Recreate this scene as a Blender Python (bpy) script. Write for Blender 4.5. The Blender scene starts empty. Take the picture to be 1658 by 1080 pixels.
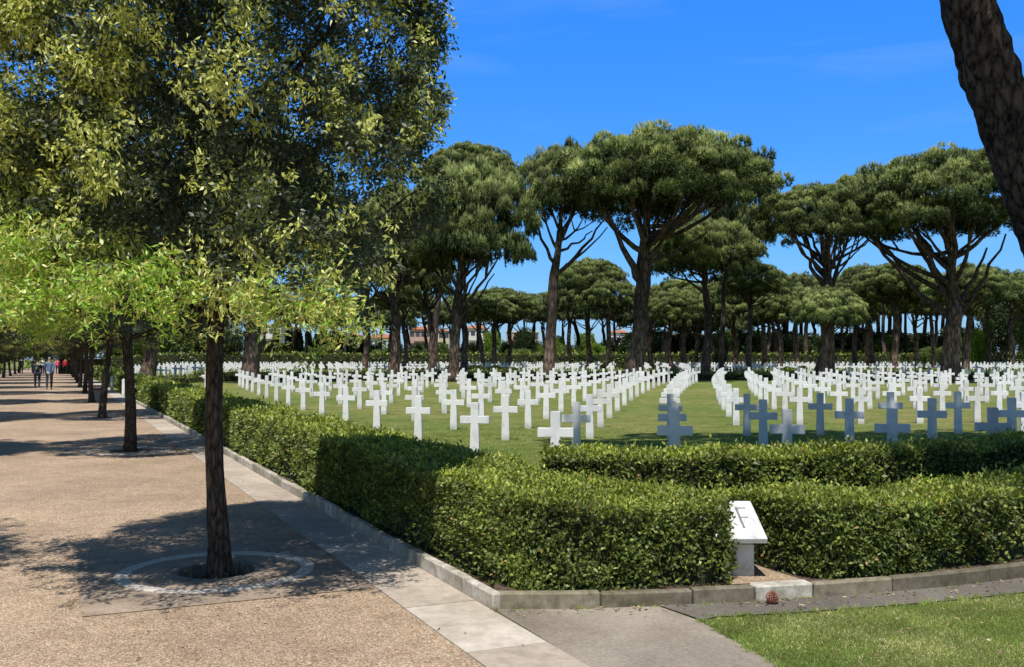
import bpy, bmesh, math, random
import numpy as np
from mathutils import Vector, Matrix, noise
from mathutils.geometry import tessellate_polygon
random.seed(4)
rng = np.random.default_rng(11)
scene = bpy.context.scene
COL = scene.collection
EYE = 1.65
F = 1600.0
TH = math.atan2(732, 1600)
CT, ST = math.cos(TH), math.sin(TH)

def PX(px, z): return (px - 829) / F * z            # sideways position of something seen at distance z
def PH(py, z): return EYE + (582 - py) / F * z      # its height
def US(u, s): return (u * CT - s * ST, u * ST + s * CT)   # u across the path, s along it
def UofXY(x, y): return x * CT + y * ST
def sm(t): t = min(1, max(0, t)); return t * t * (3 - 2 * t)
def G(x, y):
    return 0.0055 * min(80, max(0.0, y - 22)) * sm((UofXY(x, y) - 4) / 8)

# ------------------------------------------------------------------ materials
def new_mat(name):
    m = bpy.data.materials.new(name); m.use_nodes = True
    nt = m.node_tree; nt.nodes.clear()
    out = nt.nodes.new('ShaderNodeOutputMaterial')
    return m, nt, out
def N(nt, t, **kw):
    n = nt.nodes.new(t)
    for k, v in kw.items():
        if k in n.inputs: n.inputs[k].default_value = v
        else: setattr(n, k, v)
    return n
def ramp(nt, fac, stops):
    r = nt.nodes.new('ShaderNodeValToRGB'); cr = r.color_ramp
    while len(cr.elements) < len(stops): cr.elements.new(0.5)
    for e, (p, c) in zip(cr.elements, stops):
        e.position = p; e.color = (c[0], c[1], c[2], 1)
    nt.links.new(fac, r.inputs[0]); return r.outputs[0]
def pos(nt, scale=(1, 1, 1), obj=False):
    if obj: src = N(nt, 'ShaderNodeTexCoord').outputs['Object']
    else: src = N(nt, 'ShaderNodeNewGeometry').outputs['Position']
    mp = nt.nodes.new('ShaderNodeMapping'); mp.inputs['Scale'].default_value = scale
    nt.links.new(src, mp.inputs[0]); return mp.outputs[0]
def tex(nt, vec, scale, detail=4, rough=0.55, kind='noise', **kw):
    if kind == 'noise':
        n = N(nt, 'ShaderNodeTexNoise', Scale=scale, Detail=detail, Roughness=rough)
    else:
        n = N(nt, 'ShaderNodeTexVoronoi', Scale=scale, **kw)
    nt.links.new(vec, n.inputs['Vector']); return n
def mixc(nt, fac, a, b, mode='MIX'):
    n = nt.nodes.new('ShaderNodeMix'); n.data_type = 'RGBA'; n.blend_type = mode
    for sock, v in ((n.inputs[0], fac), (n.inputs[6], a), (n.inputs[7], b)):
        if isinstance(v, (int, float)): sock.default_value = v
        elif isinstance(v, tuple): sock.default_value = (v[0], v[1], v[2], 1)
        else: nt.links.new(v, sock)
    return n.outputs[2]
def bsdf(nt, out, col, rough=0.7, bump=None, bstr=0.3, bdist=0.01, spec=0.3):
    b = N(nt, 'ShaderNodeBsdfPrincipled', Roughness=rough)
    b.inputs['Specular IOR Level'].default_value = spec
    if isinstance(col, tuple): b.inputs['Base Color'].default_value = (*col, 1)
    else: nt.links.new(col, b.inputs['Base Color'])
    if bump is not None:
        bp = N(nt, 'ShaderNodeBump', Strength=bstr, Distance=bdist)
        nt.links.new(bump, bp.inputs['Height']); nt.links.new(bp.outputs[0], b.inputs['Normal'])
    nt.links.new(b.outputs[0], out.inputs[0]); return b

def leaf_mat(name, stops, rough=0.45, trans=0.25, spec=0.35, patch=0.0):
    m, nt, out = new_mat(name)
    a = N(nt, 'ShaderNodeAttribute', attribute_name='tint')
    c = ramp(nt, a.outputs['Fac'], stops)
    if patch:
        n = tex(nt, pos(nt), patch, 3)
        c2 = ramp(nt, n.outputs[0], [(0.3, (0.62, 0.62, 0.62)), (0.7, (1.3, 1.3, 1.2))])
        c = mixc(nt, 1.0, c, c2, 'MULTIPLY')
    b = N(nt, 'ShaderNodeBsdfPrincipled', Roughness=rough); b.inputs['Specular IOR Level'].default_value = spec
    nt.links.new(c, b.inputs['Base Color'])
    t = N(nt, 'ShaderNodeBsdfTranslucent')
    tc = mixc(nt, 1.0, c, (1.3, 1.35, 0.6), 'MULTIPLY')
    nt.links.new(tc, t.inputs[0])
    mx = N(nt, 'ShaderNodeMixShader'); mx.inputs[0].default_value = trans
    nt.links.new(b.outputs[0], mx.inputs[1]); nt.links.new(t.outputs[0], mx.inputs[2])
    nt.links.new(mx.outputs[0], out.inputs[0])
    return m

def bark_mat(name, lo, hi, scale=6, stretch=0.25, bstr=0.9, bdist=0.03, foot=False):
    m, nt, out = new_mat(name)
    v = pos(nt, (1, 1, stretch))
    vo = tex(nt, v, scale, kind='v', feature='DISTANCE_TO_EDGE')
    n = tex(nt, v, scale * 3, 6, 0.7)
    n2 = tex(nt, pos(nt), 1.3, 3)
    f = N(nt, 'ShaderNodeMath', operation='MULTIPLY_ADD'); nt.links.new(vo.outputs[0], f.inputs[0]); f.inputs[1].default_value = 0.9
    nt.links.new(n.outputs[0], f.inputs[2])
    c = ramp(nt, f.outputs[0], [(0.42, lo), (0.85, hi)])
    c = mixc(nt, 1.0, c, ramp(nt, n2.outputs[0], [(0.35, (0.7, 0.7, 0.7)), (0.7, (1.25, 1.2, 1.15))]), 'MULTIPLY')
    if foot:      # old pines: the lower bark is tinted paler, painting in sun below the crown
        sx = N(nt, 'ShaderNodeSeparateXYZ'); nt.links.new(pos(nt), sx.inputs[0])
        ad = N(nt, 'ShaderNodeMath', operation='MULTIPLY_ADD'); nt.links.new(n2.outputs[0], ad.inputs[0]); ad.inputs[1].default_value = -3.0; nt.links.new(sx.outputs[2], ad.inputs[2])
        dv = N(nt, 'ShaderNodeMath', operation='DIVIDE'); nt.links.new(ad.outputs[0], dv.inputs[0]); dv.inputs[1].default_value = 5.0
        c = mixc(nt, 1.0, c, ramp(nt, dv.outputs[0], [(0.15, (2.1, 1.95, 1.85)), (0.6, (1, 1, 1))]), 'MULTIPLY')
    bsdf(nt, out, c, 0.9, f.outputs[0], bstr, bdist, 0.1)
    return m

M = {}
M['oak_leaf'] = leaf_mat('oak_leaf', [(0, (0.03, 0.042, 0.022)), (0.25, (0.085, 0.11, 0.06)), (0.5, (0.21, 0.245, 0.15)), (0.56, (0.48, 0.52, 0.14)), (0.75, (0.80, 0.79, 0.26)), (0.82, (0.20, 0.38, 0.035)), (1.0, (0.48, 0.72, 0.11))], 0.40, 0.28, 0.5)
M['oak_leaf_far'] = leaf_mat('oak_leaf_far', [(0, (0.02, 0.028, 0.015)), (0.5, (0.06, 0.075, 0.035)), (0.8, (0.12, 0.14, 0.04)), (1, (0.2, 0.24, 0.05))], 0.45, 0.2)
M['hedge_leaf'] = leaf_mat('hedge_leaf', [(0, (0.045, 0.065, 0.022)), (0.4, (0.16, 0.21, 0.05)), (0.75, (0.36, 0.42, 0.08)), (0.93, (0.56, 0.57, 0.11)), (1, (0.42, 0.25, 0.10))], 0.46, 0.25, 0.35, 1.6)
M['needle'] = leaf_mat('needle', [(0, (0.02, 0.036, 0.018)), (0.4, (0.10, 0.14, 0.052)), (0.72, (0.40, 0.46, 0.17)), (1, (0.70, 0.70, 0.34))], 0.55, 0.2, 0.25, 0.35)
M['needle_haze'] = leaf_mat('needle_haze', [(0, (0.035, 0.05, 0.03)), (0.42, (0.12, 0.155, 0.07)), (0.75, (0.38, 0.43, 0.18)), (1, (0.56, 0.57, 0.27))], 0.6, 0.2, 0.2, 0.2)  # needles of the distant belt, with haze mixed into the colour
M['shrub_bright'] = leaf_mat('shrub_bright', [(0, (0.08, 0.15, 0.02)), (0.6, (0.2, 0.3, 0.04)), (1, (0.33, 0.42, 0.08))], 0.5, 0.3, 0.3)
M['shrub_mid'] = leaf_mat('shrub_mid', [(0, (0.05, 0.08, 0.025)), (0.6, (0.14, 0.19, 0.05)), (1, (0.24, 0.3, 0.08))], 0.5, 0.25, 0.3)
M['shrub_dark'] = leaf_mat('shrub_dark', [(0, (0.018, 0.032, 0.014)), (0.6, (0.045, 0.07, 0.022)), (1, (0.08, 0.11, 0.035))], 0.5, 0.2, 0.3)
M['cypress'] = leaf_mat('cypress', [(0, (0.018, 0.034, 0.016)), (0.6, (0.045, 0.075, 0.025)), (1, (0.08, 0.12, 0.04))], 0.6, 0.15, 0.2)
M['bark_oak'] = bark_mat('bark_oak', (0.018, 0.015, 0.013), (0.125, 0.105, 0.088), 24, 0.25, 0.8, 0.012)
M['bark_pine'] = bark_mat('bark_pine', (0.022, 0.017, 0.015), (0.135, 0.105, 0.09), 4.5, 0.3, 1.0, 0.06, foot=True)
M['bark_pine_near'] = bark_mat('bark_pine_near', (0.012, 0.010, 0.009), (0.27, 0.20, 0.165), 7, 0.45, 1.0, 0.14)

def simple(name, c1, c2, scale, rough=0.8, bs=0.2, bd=0.01, spec=0.3, obj=False, detail=5, stops=(0.3, 0.7)):
    m, nt, out = new_mat(name)
    n = tex(nt, pos(nt, obj=obj), scale, detail, 0.6)
    bsdf(nt, out, ramp(nt, n.outputs[0], [(stops[0], c1), (stops[1], c2)]), rough, n.outputs[0], bs, bd, spec)
    return m
M['hedge_core'] = simple('hedge_core', (0.012, 0.018, 0.006), (0.05, 0.055, 0.022), 30, 0.95)
M['twig'] = simple('twig', (0.05, 0.035, 0.025), (0.14, 0.10, 0.07), 30, 0.9)
M['soil'] = simple('soil', (0.045, 0.03, 0.02), (0.16, 0.11, 0.075), 25, 0.95, 0.8, 0.02)
M['pit_stone'] = simple('pit_stone', (0.13, 0.11, 0.09), (0.3, 0.26, 0.21), 14, 0.9, 0.5, 0.01)
M['ring_stone'] = simple('ring_stone', (0.46, 0.41, 0.35), (0.64, 0.58, 0.50), 9, 0.9, 0.5, 0.008)
M['wall_white'] = simple('wall_white', (0.55, 0.53, 0.5), (0.72, 0.7, 0.66), 0.6)
M['wall_pink'] = simple('wall_pink', (0.42, 0.27, 0.22), (0.55, 0.38, 0.31), 0.6)
M['wall_cream'] = simple('wall_cream', (0.5, 0.44, 0.3), (0.62, 0.55, 0.4), 0.6)
M['roof_tile'] = simple('roof_tile', (0.3, 0.11, 0.06), (0.5, 0.2, 0.11), 3, 0.85)
M['window'] = simple('window', (0.04, 0.045, 0.05), (0.1, 0.11, 0.12), 2, 0.25, 0.0)
M['wood'] = simple('wood', (0.12, 0.07, 0.04), (0.25, 0.16, 0.1), 12, 0.6)

def marble(name, base=(0.87, 0.87, 0.865), vein=(0.70, 0.71, 0.73), scale=2.0):
    m, nt, out = new_mat(name)
    v = pos(nt)
    n = tex(nt, v, scale, 8, 0.65); n.inputs['Distortion'].default_value = 1.6
    c = ramp(nt, n.outputs[0], [(0.36, vein), (0.5, base), (1, base)])
    oi = N(nt, 'ShaderNodeObjectInfo')
    r = ramp(nt, oi.outputs['Random'], [(0, (0.84, 0.83, 0.80)), (0.5, (0.95, 0.95, 0.94)), (1, (1.0, 1.0, 1.0))])
    c = mixc(nt, 1.0, c, r, 'MULTIPLY')
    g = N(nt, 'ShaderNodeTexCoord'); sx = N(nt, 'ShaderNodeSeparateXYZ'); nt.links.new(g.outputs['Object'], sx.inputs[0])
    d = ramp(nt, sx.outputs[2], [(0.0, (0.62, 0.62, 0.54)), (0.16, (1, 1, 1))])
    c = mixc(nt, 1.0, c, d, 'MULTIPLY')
    n2 = tex(nt, v, 160, 3)
    bsdf(nt, out, c, 0.55, n2.outputs[0], 0.15, 0.003, 0.35)
    return m
M['marble'] = marble('marble')
M['marble_stele'] = marble('marble_stele', (0.74, 0.74, 0.73), (0.52, 0.53, 0.54), 5)
M['engraving'] = simple('engraving', (0.10, 0.10, 0.10), (0.26, 0.26, 0.26), 60)

# gravel: exposed pebbles set in the path
m, nt, out = new_mat('gravel'); M['gravel'] = m
v = pos(nt)
vo = tex(nt, v, 105, kind='v'); vo2 = tex(nt, v, 110, kind='v')
n = tex(nt, v, 0.8, 5); nl = tex(nt, v, 7, 4)
sep = N(nt, 'ShaderNodeSeparateColor'); nt.links.new(vo.outputs['Color'], sep.inputs[0])
c = ramp(nt, sep.outputs[0], [(0, (0.30, 0.205, 0.145)), (0.25, (0.48, 0.352, 0.24)), (0.55, (0.60, 0.458, 0.32)), (0.8, (0.68, 0.545, 0.395)), (0.93, (0.78, 0.68, 0.54)), (1, (0.88, 0.83, 0.74))])
cd = ramp(nt, vo.outputs['Distance'], [(0.2, (1, 1, 1)), (0.8, (0.58, 0.54, 0.50))])
nw = tex(nt, pos(nt, (1, 1, 1)), 0.35, 3, 0.5); ns_ = tex(nt, v, 2.6, 6, 0.75)
c = mixc(nt, 1.0, c, cd, 'MULTIPLY')
c = mixc(nt, 1.0, c, ramp(nt, n.outputs[0], [(0.3, (0.82, 0.80, 0.79)), (0.7, (1.12, 1.10, 1.07))]), 'MULTIPLY')
c = mixc(nt, 1.0, c, ramp(nt, nw.outputs[0], [(0.35, (0.88, 0.87, 0.85)), (0.6, (1.05, 1.04, 1.03))]), 'MULTIPLY')
c = mixc(nt, 1.0, c, ramp(nt, ns_.outputs[0], [(0.30, (0.80, 0.77, 0.74)), (0.48, (1.0, 1.0, 1.0)), (0.75, (1.05, 1.04, 1.02))]), 'MULTIPLY')
c = mixc(nt, 1.0, c, ramp(nt, nl.outputs[0], [(0.35, (0.9, 0.9, 0.9)), (0.65, (1.06, 1.05, 1.04))]), 'MULTIPLY')
inv = N(nt, 'ShaderNodeMath', operation='SUBTRACT'); inv.inputs[0].default_value = 1; nt.links.new(vo.outputs['Distance'], inv.inputs[1])
bsdf(nt, out, c, 0.85, inv.outputs[0], 0.75, 0.008, 0.2)

# stone border slabs
m, nt, out = new_mat('border_stone'); M['border_stone'] = m
v = pos(nt); n = tex(nt, v, 9, 8, 0.7); n2 = tex(nt, v, 1.3, 5, 0.6); n3 = tex(nt, v, 130, 2)
a = N(nt, 'ShaderNodeAttribute', attribute_name='tint')
c = ramp(nt, a.outputs['Fac'], [(0, (0.44, 0.375, 0.31)), (0.5, (0.52, 0.46, 0.39)), (1, (0.60, 0.545, 0.475))])
c = mixc(nt, 1.0, c, ramp(nt, n.outputs[0], [(0.3, (0.72, 0.7, 0.66)), (0.65, (1.1, 1.08, 1.05))]), 'MULTIPLY')
c = mixc(nt, 1.0, c, ramp(nt, n2.outputs[0], [(0.35, (0.82, 0.8, 0.76)), (0.6, (1.06, 1.05, 1.05))]), 'MULTIPLY')
bsdf(nt, out, c, 0.8, n3.outputs[0], 0.35, 0.004)

m, nt, out = new_mat('kerb_stone'); M['kerb_stone'] = m
v = pos(nt); n = tex(nt, v, 11, 8, 0.7); n2 = tex(nt, v, 1.8, 5)
a = N(nt, 'ShaderNodeAttribute', attribute_name='tint')
c = ramp(nt, a.outputs['Fac'], [(0, (0.15, 0.135, 0.10)), (0.45, (0.29, 0.26, 0.20)), (0.55, (0.40, 0.37, 0.33)), (0.9, (0.55, 0.51, 0.47)), (1, (0.72, 0.72, 0.72))])
c = mixc(nt, 1.0, c, ramp(nt, n.outputs[0], [(0.3, (0.45, 0.43, 0.37)), (0.62, (1.15, 1.12, 1.08))]), 'MULTIPLY')
c = mixc(nt, 1.0, c, ramp(nt, n2.outputs[0], [(0.35, (0.7, 0.72, 0.6)), (0.6, (1.08, 1.07, 1.05))]), 'MULTIPLY')
bsdf(nt, out, c, 0.85, n.outputs[0], 0.45, 0.01)

def paving(name, lo, hi, sc=1.0):
    m, nt, out = new_mat(name)
    v = pos(nt); n = tex(nt, v, 0.9 * sc, 6, 0.65); n.inputs['Distortion'].default_value = 0.8
    n2 = tex(nt, v, 40, 4, 0.7); vo = tex(nt, v, 150, kind='v')
    c = ramp(nt, n.outputs[0], [(0.32, lo), (0.68, hi)])
    c = mixc(nt, 1.0, c, ramp(nt, n2.outputs[0], [(0.3, (0.72, 0.72, 0.72)), (0.7, (1.15, 1.15, 1.15))]), 'MULTIPLY')
    c = mixc(nt, 1.0, c, ramp(nt, vo.outputs['Distance'], [(0.1, (1.12, 1.12, 1.12)), (0.7, (0.86, 0.86, 0.86))]), 'MULTIPLY')
    bsdf(nt, out, c, 0.9, n2.outputs[0], 0.4, 0.004); return m
M['pavement'] = paving('pavement', (0.23, 0.19, 0.145), (0.42, 0.365, 0.295))
M['asphalt'] = paving('asphalt', (0.13, 0.115, 0.095), (0.23, 0.205, 0.17))
M['tree_paving'] = paving('tree_paving', (0.28, 0.215, 0.155), (0.45, 0.35, 0.26), 3)

# lawn
m, nt, out = new_mat('lawn'); M['lawn'] = m
v = pos(nt)
n1 = tex(nt, v, 0.12, 4); n2 = tex(nt, v, 1.1, 6, 0.7); n3 = tex(nt, v, 60, 4, 0.8); n4 = tex(nt, pos(nt, (1, 0.35, 1)), 9, 5, 0.7)
c = ramp(nt, n2.outputs[0], [(0.3, (0.14, 0.165, 0.05)), (0.5, (0.21, 0.235, 0.075)), (0.72, (0.30, 0.285, 0.13))])
c = mixc(nt, 1.0, c, ramp(nt, n3.outputs[0], [(0.3, (0.55, 0.58, 0.5)), (0.7, (1.35, 1.3, 1.3))]), 'MULTIPLY')
c = mixc(nt, 1.0, c, ramp(nt, n4.outputs[0], [(0.3, (0.75, 0.8, 0.7)), (0.7, (1.2, 1.15, 1.15))]), 'MULTIPLY')
c = mixc(nt, 1.0, c, ramp(nt, n1.outputs[0], [(0.38, (0.78, 0.92, 0.74)), (0.62, (1.16, 1.06, 1.12))]), 'MULTIPLY')
bsdf(nt, out, c, 0.95, n3.outputs[0], 0.9, 0.03, 0.05)
M['grass_blade'] = leaf_mat('grass_blade', [(0, (0.16, 0.24, 0.05)), (0.45, (0.30, 0.40, 0.10)), (0.75, (0.46, 0.50, 0.18)), (0.9, (0.64, 0.58, 0.30)), (1, (0.78, 0.68, 0.44))], 0.6, 0.25, 0.2, 2.2)

def cloth(name, c):
    return simple(name, tuple(x * 0.7 for x in c), tuple(x * 1.15 for x in c), 12, 0.9, 0.3, 0.01, 0.1)
M['skin'] = simple('skin', (0.38, 0.22, 0.16), (0.46, 0.28, 0.2), 20, 0.55)
M['hair_grey'] = cloth('hair_grey', (0.35, 0.34, 0.33)); M['hair_dark'] = cloth('hair_dark', (0.03, 0.022, 0.018))
for k, c in dict(navy=(0.02, 0.03, 0.06), denim=(0.13, 0.2, 0.32), black=(0.015, 0.015, 0.02), white=(0.7, 0.7, 0.72), pink=(0.75, 0.12, 0.22), red=(0.5, 0.03, 0.05), grey=(0.45, 0.47, 0.5), slate=(0.05, 0.065, 0.09)).items():
    M['cloth_' + k] = cloth('cloth_' + k, c)
M['cone'] = simple('cone', (0.16, 0.05, 0.03), (0.42, 0.17, 0.11), 60, 0.8)
M['litter'] = leaf_mat('litter', [(0, (0.12, 0.07, 0.04)), (0.5, (0.3, 0.2, 0.12)), (1, (0.55, 0.45, 0.3))], 0.8, 0.1)

# ------------------------------------------------------------------ object helpers
def link(o, parent=None):
    COL.objects.link(o)
    if parent is not None: o.parent = parent
    return o
def tag(o, label=None, cat=None, group=None, kind=None):
    if label: o['label'] = label
    if cat: o['category'] = cat
    if group: o['group'] = group
    if kind: o['kind'] = kind
    return o
def empty(name, loc, rz=0.0):
    o = bpy.data.objects.new(name, None); o.empty_display_size = 0.2
    o.location = loc; o.rotation_euler = (0, 0, rz); COL.objects.link(o); return o
def mesh_np(name, V, Fc, mat, tint=None, smooth=False):
    V = np.asarray(V, dtype=np.float32).reshape(-1, 3); Fc = np.asarray(Fc, dtype=np.int32)
    me = bpy.data.meshes.new(name); k = Fc.shape[1]; n = Fc.shape[0]
    me.vertices.add(len(V)); me.vertices.foreach_set('co', V.ravel())
    me.loops.add(n * k); me.loops.foreach_set('vertex_index', Fc.ravel())
    me.polygons.add(n); me.polygons.foreach_set('loop_start', np.arange(0, n * k, k, dtype=np.int32))
    me.polygons.foreach_set('loop_total', np.full(n, k, dtype=np.int32))
    if smooth: me.polygons.foreach_set('use_smooth', np.ones(n, dtype=bool))
    if mat: me.materials.append(mat)
    if tint is not None:
        a = me.attributes.new('tint', 'FLOAT', 'FACE'); a.data.foreach_set('value', np.asarray(tint, dtype=np.float32))
    me.update(calc_edges=True)
    return me
def obj(name, me, parent=None, loc=None):
    o = bpy.data.objects.new(name, me); link(o, parent)
    if loc is not None: o.location = loc
    return o

class MB:
    def __init__(s): s.v = []; s.f = []; s.t = []
    def add(s, vs, fs, t=0.5):
        b = len(s.v); s.v += [tuple(p) for p in vs]; s.f += [tuple(b + i for i in f) for f in fs]; s.t += [t] * len(fs)
    def box(s, x0, x1, y0, y1, z0, z1, t=0.5):
        s.add([(x0, y0, z0), (x1, y0, z0), (x1, y1, z0), (x0, y1, z0), (x0, y0, z1), (x1, y0, z1), (x1, y1, z1), (x0, y1, z1)],
              [(0, 3, 2, 1), (4, 5, 6, 7), (0, 1, 5, 4), (1, 2, 6, 5), (2, 3, 7, 6), (3, 0, 4, 7)], t)
    def prism(s, poly, z0, z1, t=0.5):
        n = len(poly)
        s.add([(x, y, z0) for x, y in poly] + [(x, y, z1) for x, y in poly],
              [tuple(range(n - 1, -1, -1)), tuple(range(n, 2 * n))] + [(i, (i + 1) % n, n + (i + 1) % n, n + i) for i in range(n)], t)
    def tube(s, pts, rad, seg=10, wob=0.0, seed=0, cap=True, t=0.5, plates=0.0):
        pts = [Vector(p) for p in pts]; n = len(pts)
        up = Vector((0.13, 0.99, 0.02)); vs = []
        for i, p in enumerate(pts):
            d = (pts[min(n - 1, i + 1)] - pts[max(0, i - 1)]).normalized()
            a = (up - d * up.dot(d)).normalized(); up = a; b = d.cross(a)
            for k in range(seg):
                an = 2 * math.pi * k / seg
                r = rad[i]
                if wob:
                    q = p * 1.3 + Vector((math.cos(an) * 1.2, math.sin(an) * 1.2, seed * 7.1))
                    r *= 1 + wob * noise.noise(q) + wob * 0.6 * noise.noise(q * 3.1)
                if plates:
                    q = (p + a * (r * math.cos(an)) + b * (r * math.sin(an))); q = Vector((q.x * 7, q.y * 7, q.z * 2.6))
                    r *= 1 + plates * (abs(noise.noise(q)) * 1.6 - 0.4) + plates * 0.5 * noise.noise(q * 2.7)
                vs.append(p + a * (r * math.cos(an)) + b * (r * math.sin(an)))
        fs = [(i * seg + k, i * seg + (k + 1) % seg, (i + 1) * seg + (k + 1) % seg, (i + 1) * seg + k) for i in range(n - 1) for k in range(seg)]
        if cap: fs += [tuple(range(seg - 1, -1, -1)), tuple((n - 1) * seg + k for k in range(seg))]
        s.add(vs, fs, t)
    def mesh(s, name, mat, smooth=False, bevel=0.0):
        me = bpy.data.meshes.new(name); me.from_pydata(s.v, [], s.f)
        a = me.attributes.new('tint', 'FLOAT', 'FACE'); a.data.foreach_set('value', s.t)
        if bevel:
            bm = bmesh.new(); bm.from_mesh(me)
            bmesh.ops.recalc_face_normals(bm, faces=bm.faces)
            bmesh.ops.bevel(bm, geom=[e for e in bm.edges if e.is_manifold and e.calc_face_angle(0) > 0.5], offset=bevel, segments=1, affect='EDGES')
            bm.to_mesh(me); bm.free()
        if smooth: me.polygons.foreach_set('use_smooth', [True] * len(me.polygons))
        me.materials.append(mat); me.update(); return me

def curve_pts(p0, p1, n, bend=(0, 0, 0), jit=0.0):
    p0, p1, b = Vector(p0), Vector(p1), Vector(bend); r = []
    for i in range(n):
        t = i / (n - 1)
        q = p0.lerp(p1, t) + b * (4 * t * (1 - t))
        if jit and 0 < i < n - 1: q += Vector((random.gauss(0, jit), random.gauss(0, jit), random.gauss(0, jit * 0.5)))
        r.append(q)
    return r

def unit(a): return a / (np.linalg.norm(a, axis=1, keepdims=True) + 1e-9)
def leaves(C, D, L, W, fold=0.25, up=None):
    """one folded leaf (2 tris sharing the midrib = quad diamond) per centre C, pointing along D"""
    n = len(C); D = unit(D)
    R = rng.normal(size=(n, 3)) if up is None else up + rng.normal(size=(n, 3)) * 0.45
    S = unit(np.cross(D, R)); Nn = np.cross(S, D)
    L = np.broadcast_to(L, (n,))[:, None]; W = np.broadcast_to(W, (n,))[:, None]
    b = C; t = C + D * L; m = C + D * L * 0.45
    l = m + S * W * 0.5 + Nn * W * fold; r = m - S * W * 0.5 + Nn * W * fold
    V = np.stack([b, r, t, l], 1).reshape(-1, 3)
    Fc = (np.arange(n) * 4)[:, None] + np.array([0, 1, 2, 3])[None]
    return V, Fc
def blades(C, D, L, W):
    n = len(C); D = unit(D); S = unit(np.cross(D, rng.normal(size=(n, 3))))
    L = np.broadcast_to(L, (n,))[:, None]; W = np.broadcast_to(W, (n,))[:, None]
    V = np.stack([C - S * W * 0.5, C + S * W * 0.5, C + D * L], 1).reshape(-1, 3)
    return V, (np.arange(n) * 3)[:, None] + np.array([0, 1, 2])[None]
def merge(parts):
    Vs, Fs, T, b = [], [], [], 0
    for V, Fc, t in parts:
        Vs.append(V); Fs.append(Fc + b); T.append(np.broadcast_to(t, (len(Fc),))); b += len(V)
    return np.concatenate(Vs), np.concatenate(Fs), np.concatenate(T)
def sphere_dirs(n):
    return unit(rng.normal(size=(n, 3)))

def catmull3(P, n):
    P = [Vector(p) for p in P]; r = []
    for i in range(len(P) - 1):
        p0, p1, p2, p3 = [P[max(0, min(len(P) - 1, i + k))] for k in (-1, 0, 1, 2)]
        for j in range(n):
            t = j / n; r.append(0.5 * ((2 * p1) + (p2 - p0) * t + (2 * p0 - 5 * p1 + 4 * p2 - p3) * t * t + (-p0 + 3 * p1 - 3 * p2 + p3) * t ** 3))
    return r + [P[-1]]
def lin(a, n, k=1.0):
    r = []
    for i in range(len(a) - 1): r += [k * (a[i] + (a[i + 1] - a[i]) * j / n) for j in range(n)]
    return r + [k * a[-1]]
_ones = 'zeroth first second third fourth fifth sixth seventh eighth ninth tenth eleventh twelfth thirteenth fourteenth fifteenth sixteenth seventeenth eighteenth nineteenth'.split()
def nth(k):
    if k < 20: return _ones[k]
    t, u = divmod(k, 10); tw = {2: 'twent', 3: 'thirt', 4: 'fort', 5: 'fift', 6: 'sixt', 7: 'sevent', 8: 'eight', 9: 'ninet'}[t]
    return tw + 'ieth' if u == 0 else tw + 'y-' + _ones[u]

# ------------------------------------------------------------------ ground
us = [-1500, -400, -150, -80, -40, -20, -10, -7, -5.8, -5.799, 2.599, 2.6, 3, 4, 5, 6, 7, 8, 9, 10, 11, 12, 14, 17, 20, 25, 30, 36, 44, 52, 60, 75, 90, 120, 160, 250, 500, 1500]
ss = [-40, -15, 0, 5, 10, 15, 20, 25, 30, 35, 40, 46, 52, 60, 68, 76, 84, 92, 100, 110, 120, 140, 180, 260, 500, 1800]
gv = []
for s_ in ss:
    for u_ in us:
        x, y = US(u_, s_)
        gv.append((x, y, -0.3 if -5.8 < u_ < 2.5999 and u_ > -5.7995 else G(x, y)))
nu = len(us)
gf = [(j * nu + i, j * nu + i + 1, (j + 1) * nu + i + 1, (j + 1) * nu + i) for j in range(len(ss) - 1) for i in range(nu - 1)]
me = bpy.data.meshes.new('ground'); me.from_pydata(gv, [], gf); me.materials.append(M['lawn'])
tag(obj('ground', me), kind='structure')

def flat(name, loops, z, mat, kind='structure', thick=0.0):
    vs = [Vector((x, y, z)) for lp in loops for x, y in lp]
    tr = tessellate_polygon([[Vector((x, y, 0)) for x, y in lp] for lp in loops])
    me = bpy.data.meshes.new(name); me.from_pydata(vs, [], [tuple(t) for t in tr])
    bm = bmesh.new(); bm.from_mesh(me); bmesh.ops.recalc_face_normals(bm, faces=bm.faces)
    for f in bm.faces:
        if f.normal.z < 0: f.normal_flip()
    bm.to_mesh(me); bm.free()
    me.materials.append(mat); o = obj(name, me)
    if kind: tag(o, kind=kind)
    return o
TU = 1.127
tree_s = [5.95 + TU * 0 + 2.04 + 11.0 * k for k in range(12)]          # along the path
def oakpos(k, u=TU): return US(u, tree_s[k])
S0 = oakpos(0)
# shift so that the first tree stands where the photograph has it
ds = (7.72 - S0[1]) / CT
tree_s = [t + ds for t in tree_s]
holes = []
for k in range(3):
    cx, cy = oakpos(k)
    holes.append([(cx + 0.36 * math.cos(a) * (1 + 0.05 * math.sin(5 * a + k)), cy + 0.36 * math.sin(a)) for a in [2 * math.pi * i / 24 for i in range(24)]])
flat('path', [[US(-5.3, -20), US(2.09, -20), US(2.09, 260), US(-5.3, 260)]] + holes, 0.0, M['gravel'])
# border slabs on both sides
def slabs(u0, u1, name):
    b = MB(); s_ = -6.0
    while s_ < 150:
        ln = random.uniform(0.95, 1.25) if s_ < 60 else 6
        p = [US(u0, s_ + 0.004), US(u1, s_ + 0.004), US(u1, s_ + ln - 0.004), US(u0, s_ + ln - 0.004)]
        b.prism(p, -0.05, 0.004 + random.uniform(0, 0.003), random.random()); s_ += ln
    tag(obj(name, b.mesh(name, M['border_stone'])), kind='structure')
slabs(2.093, 2.597, 'path_border'); slabs(-5.79, -5.303, 'path_border')
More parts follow.
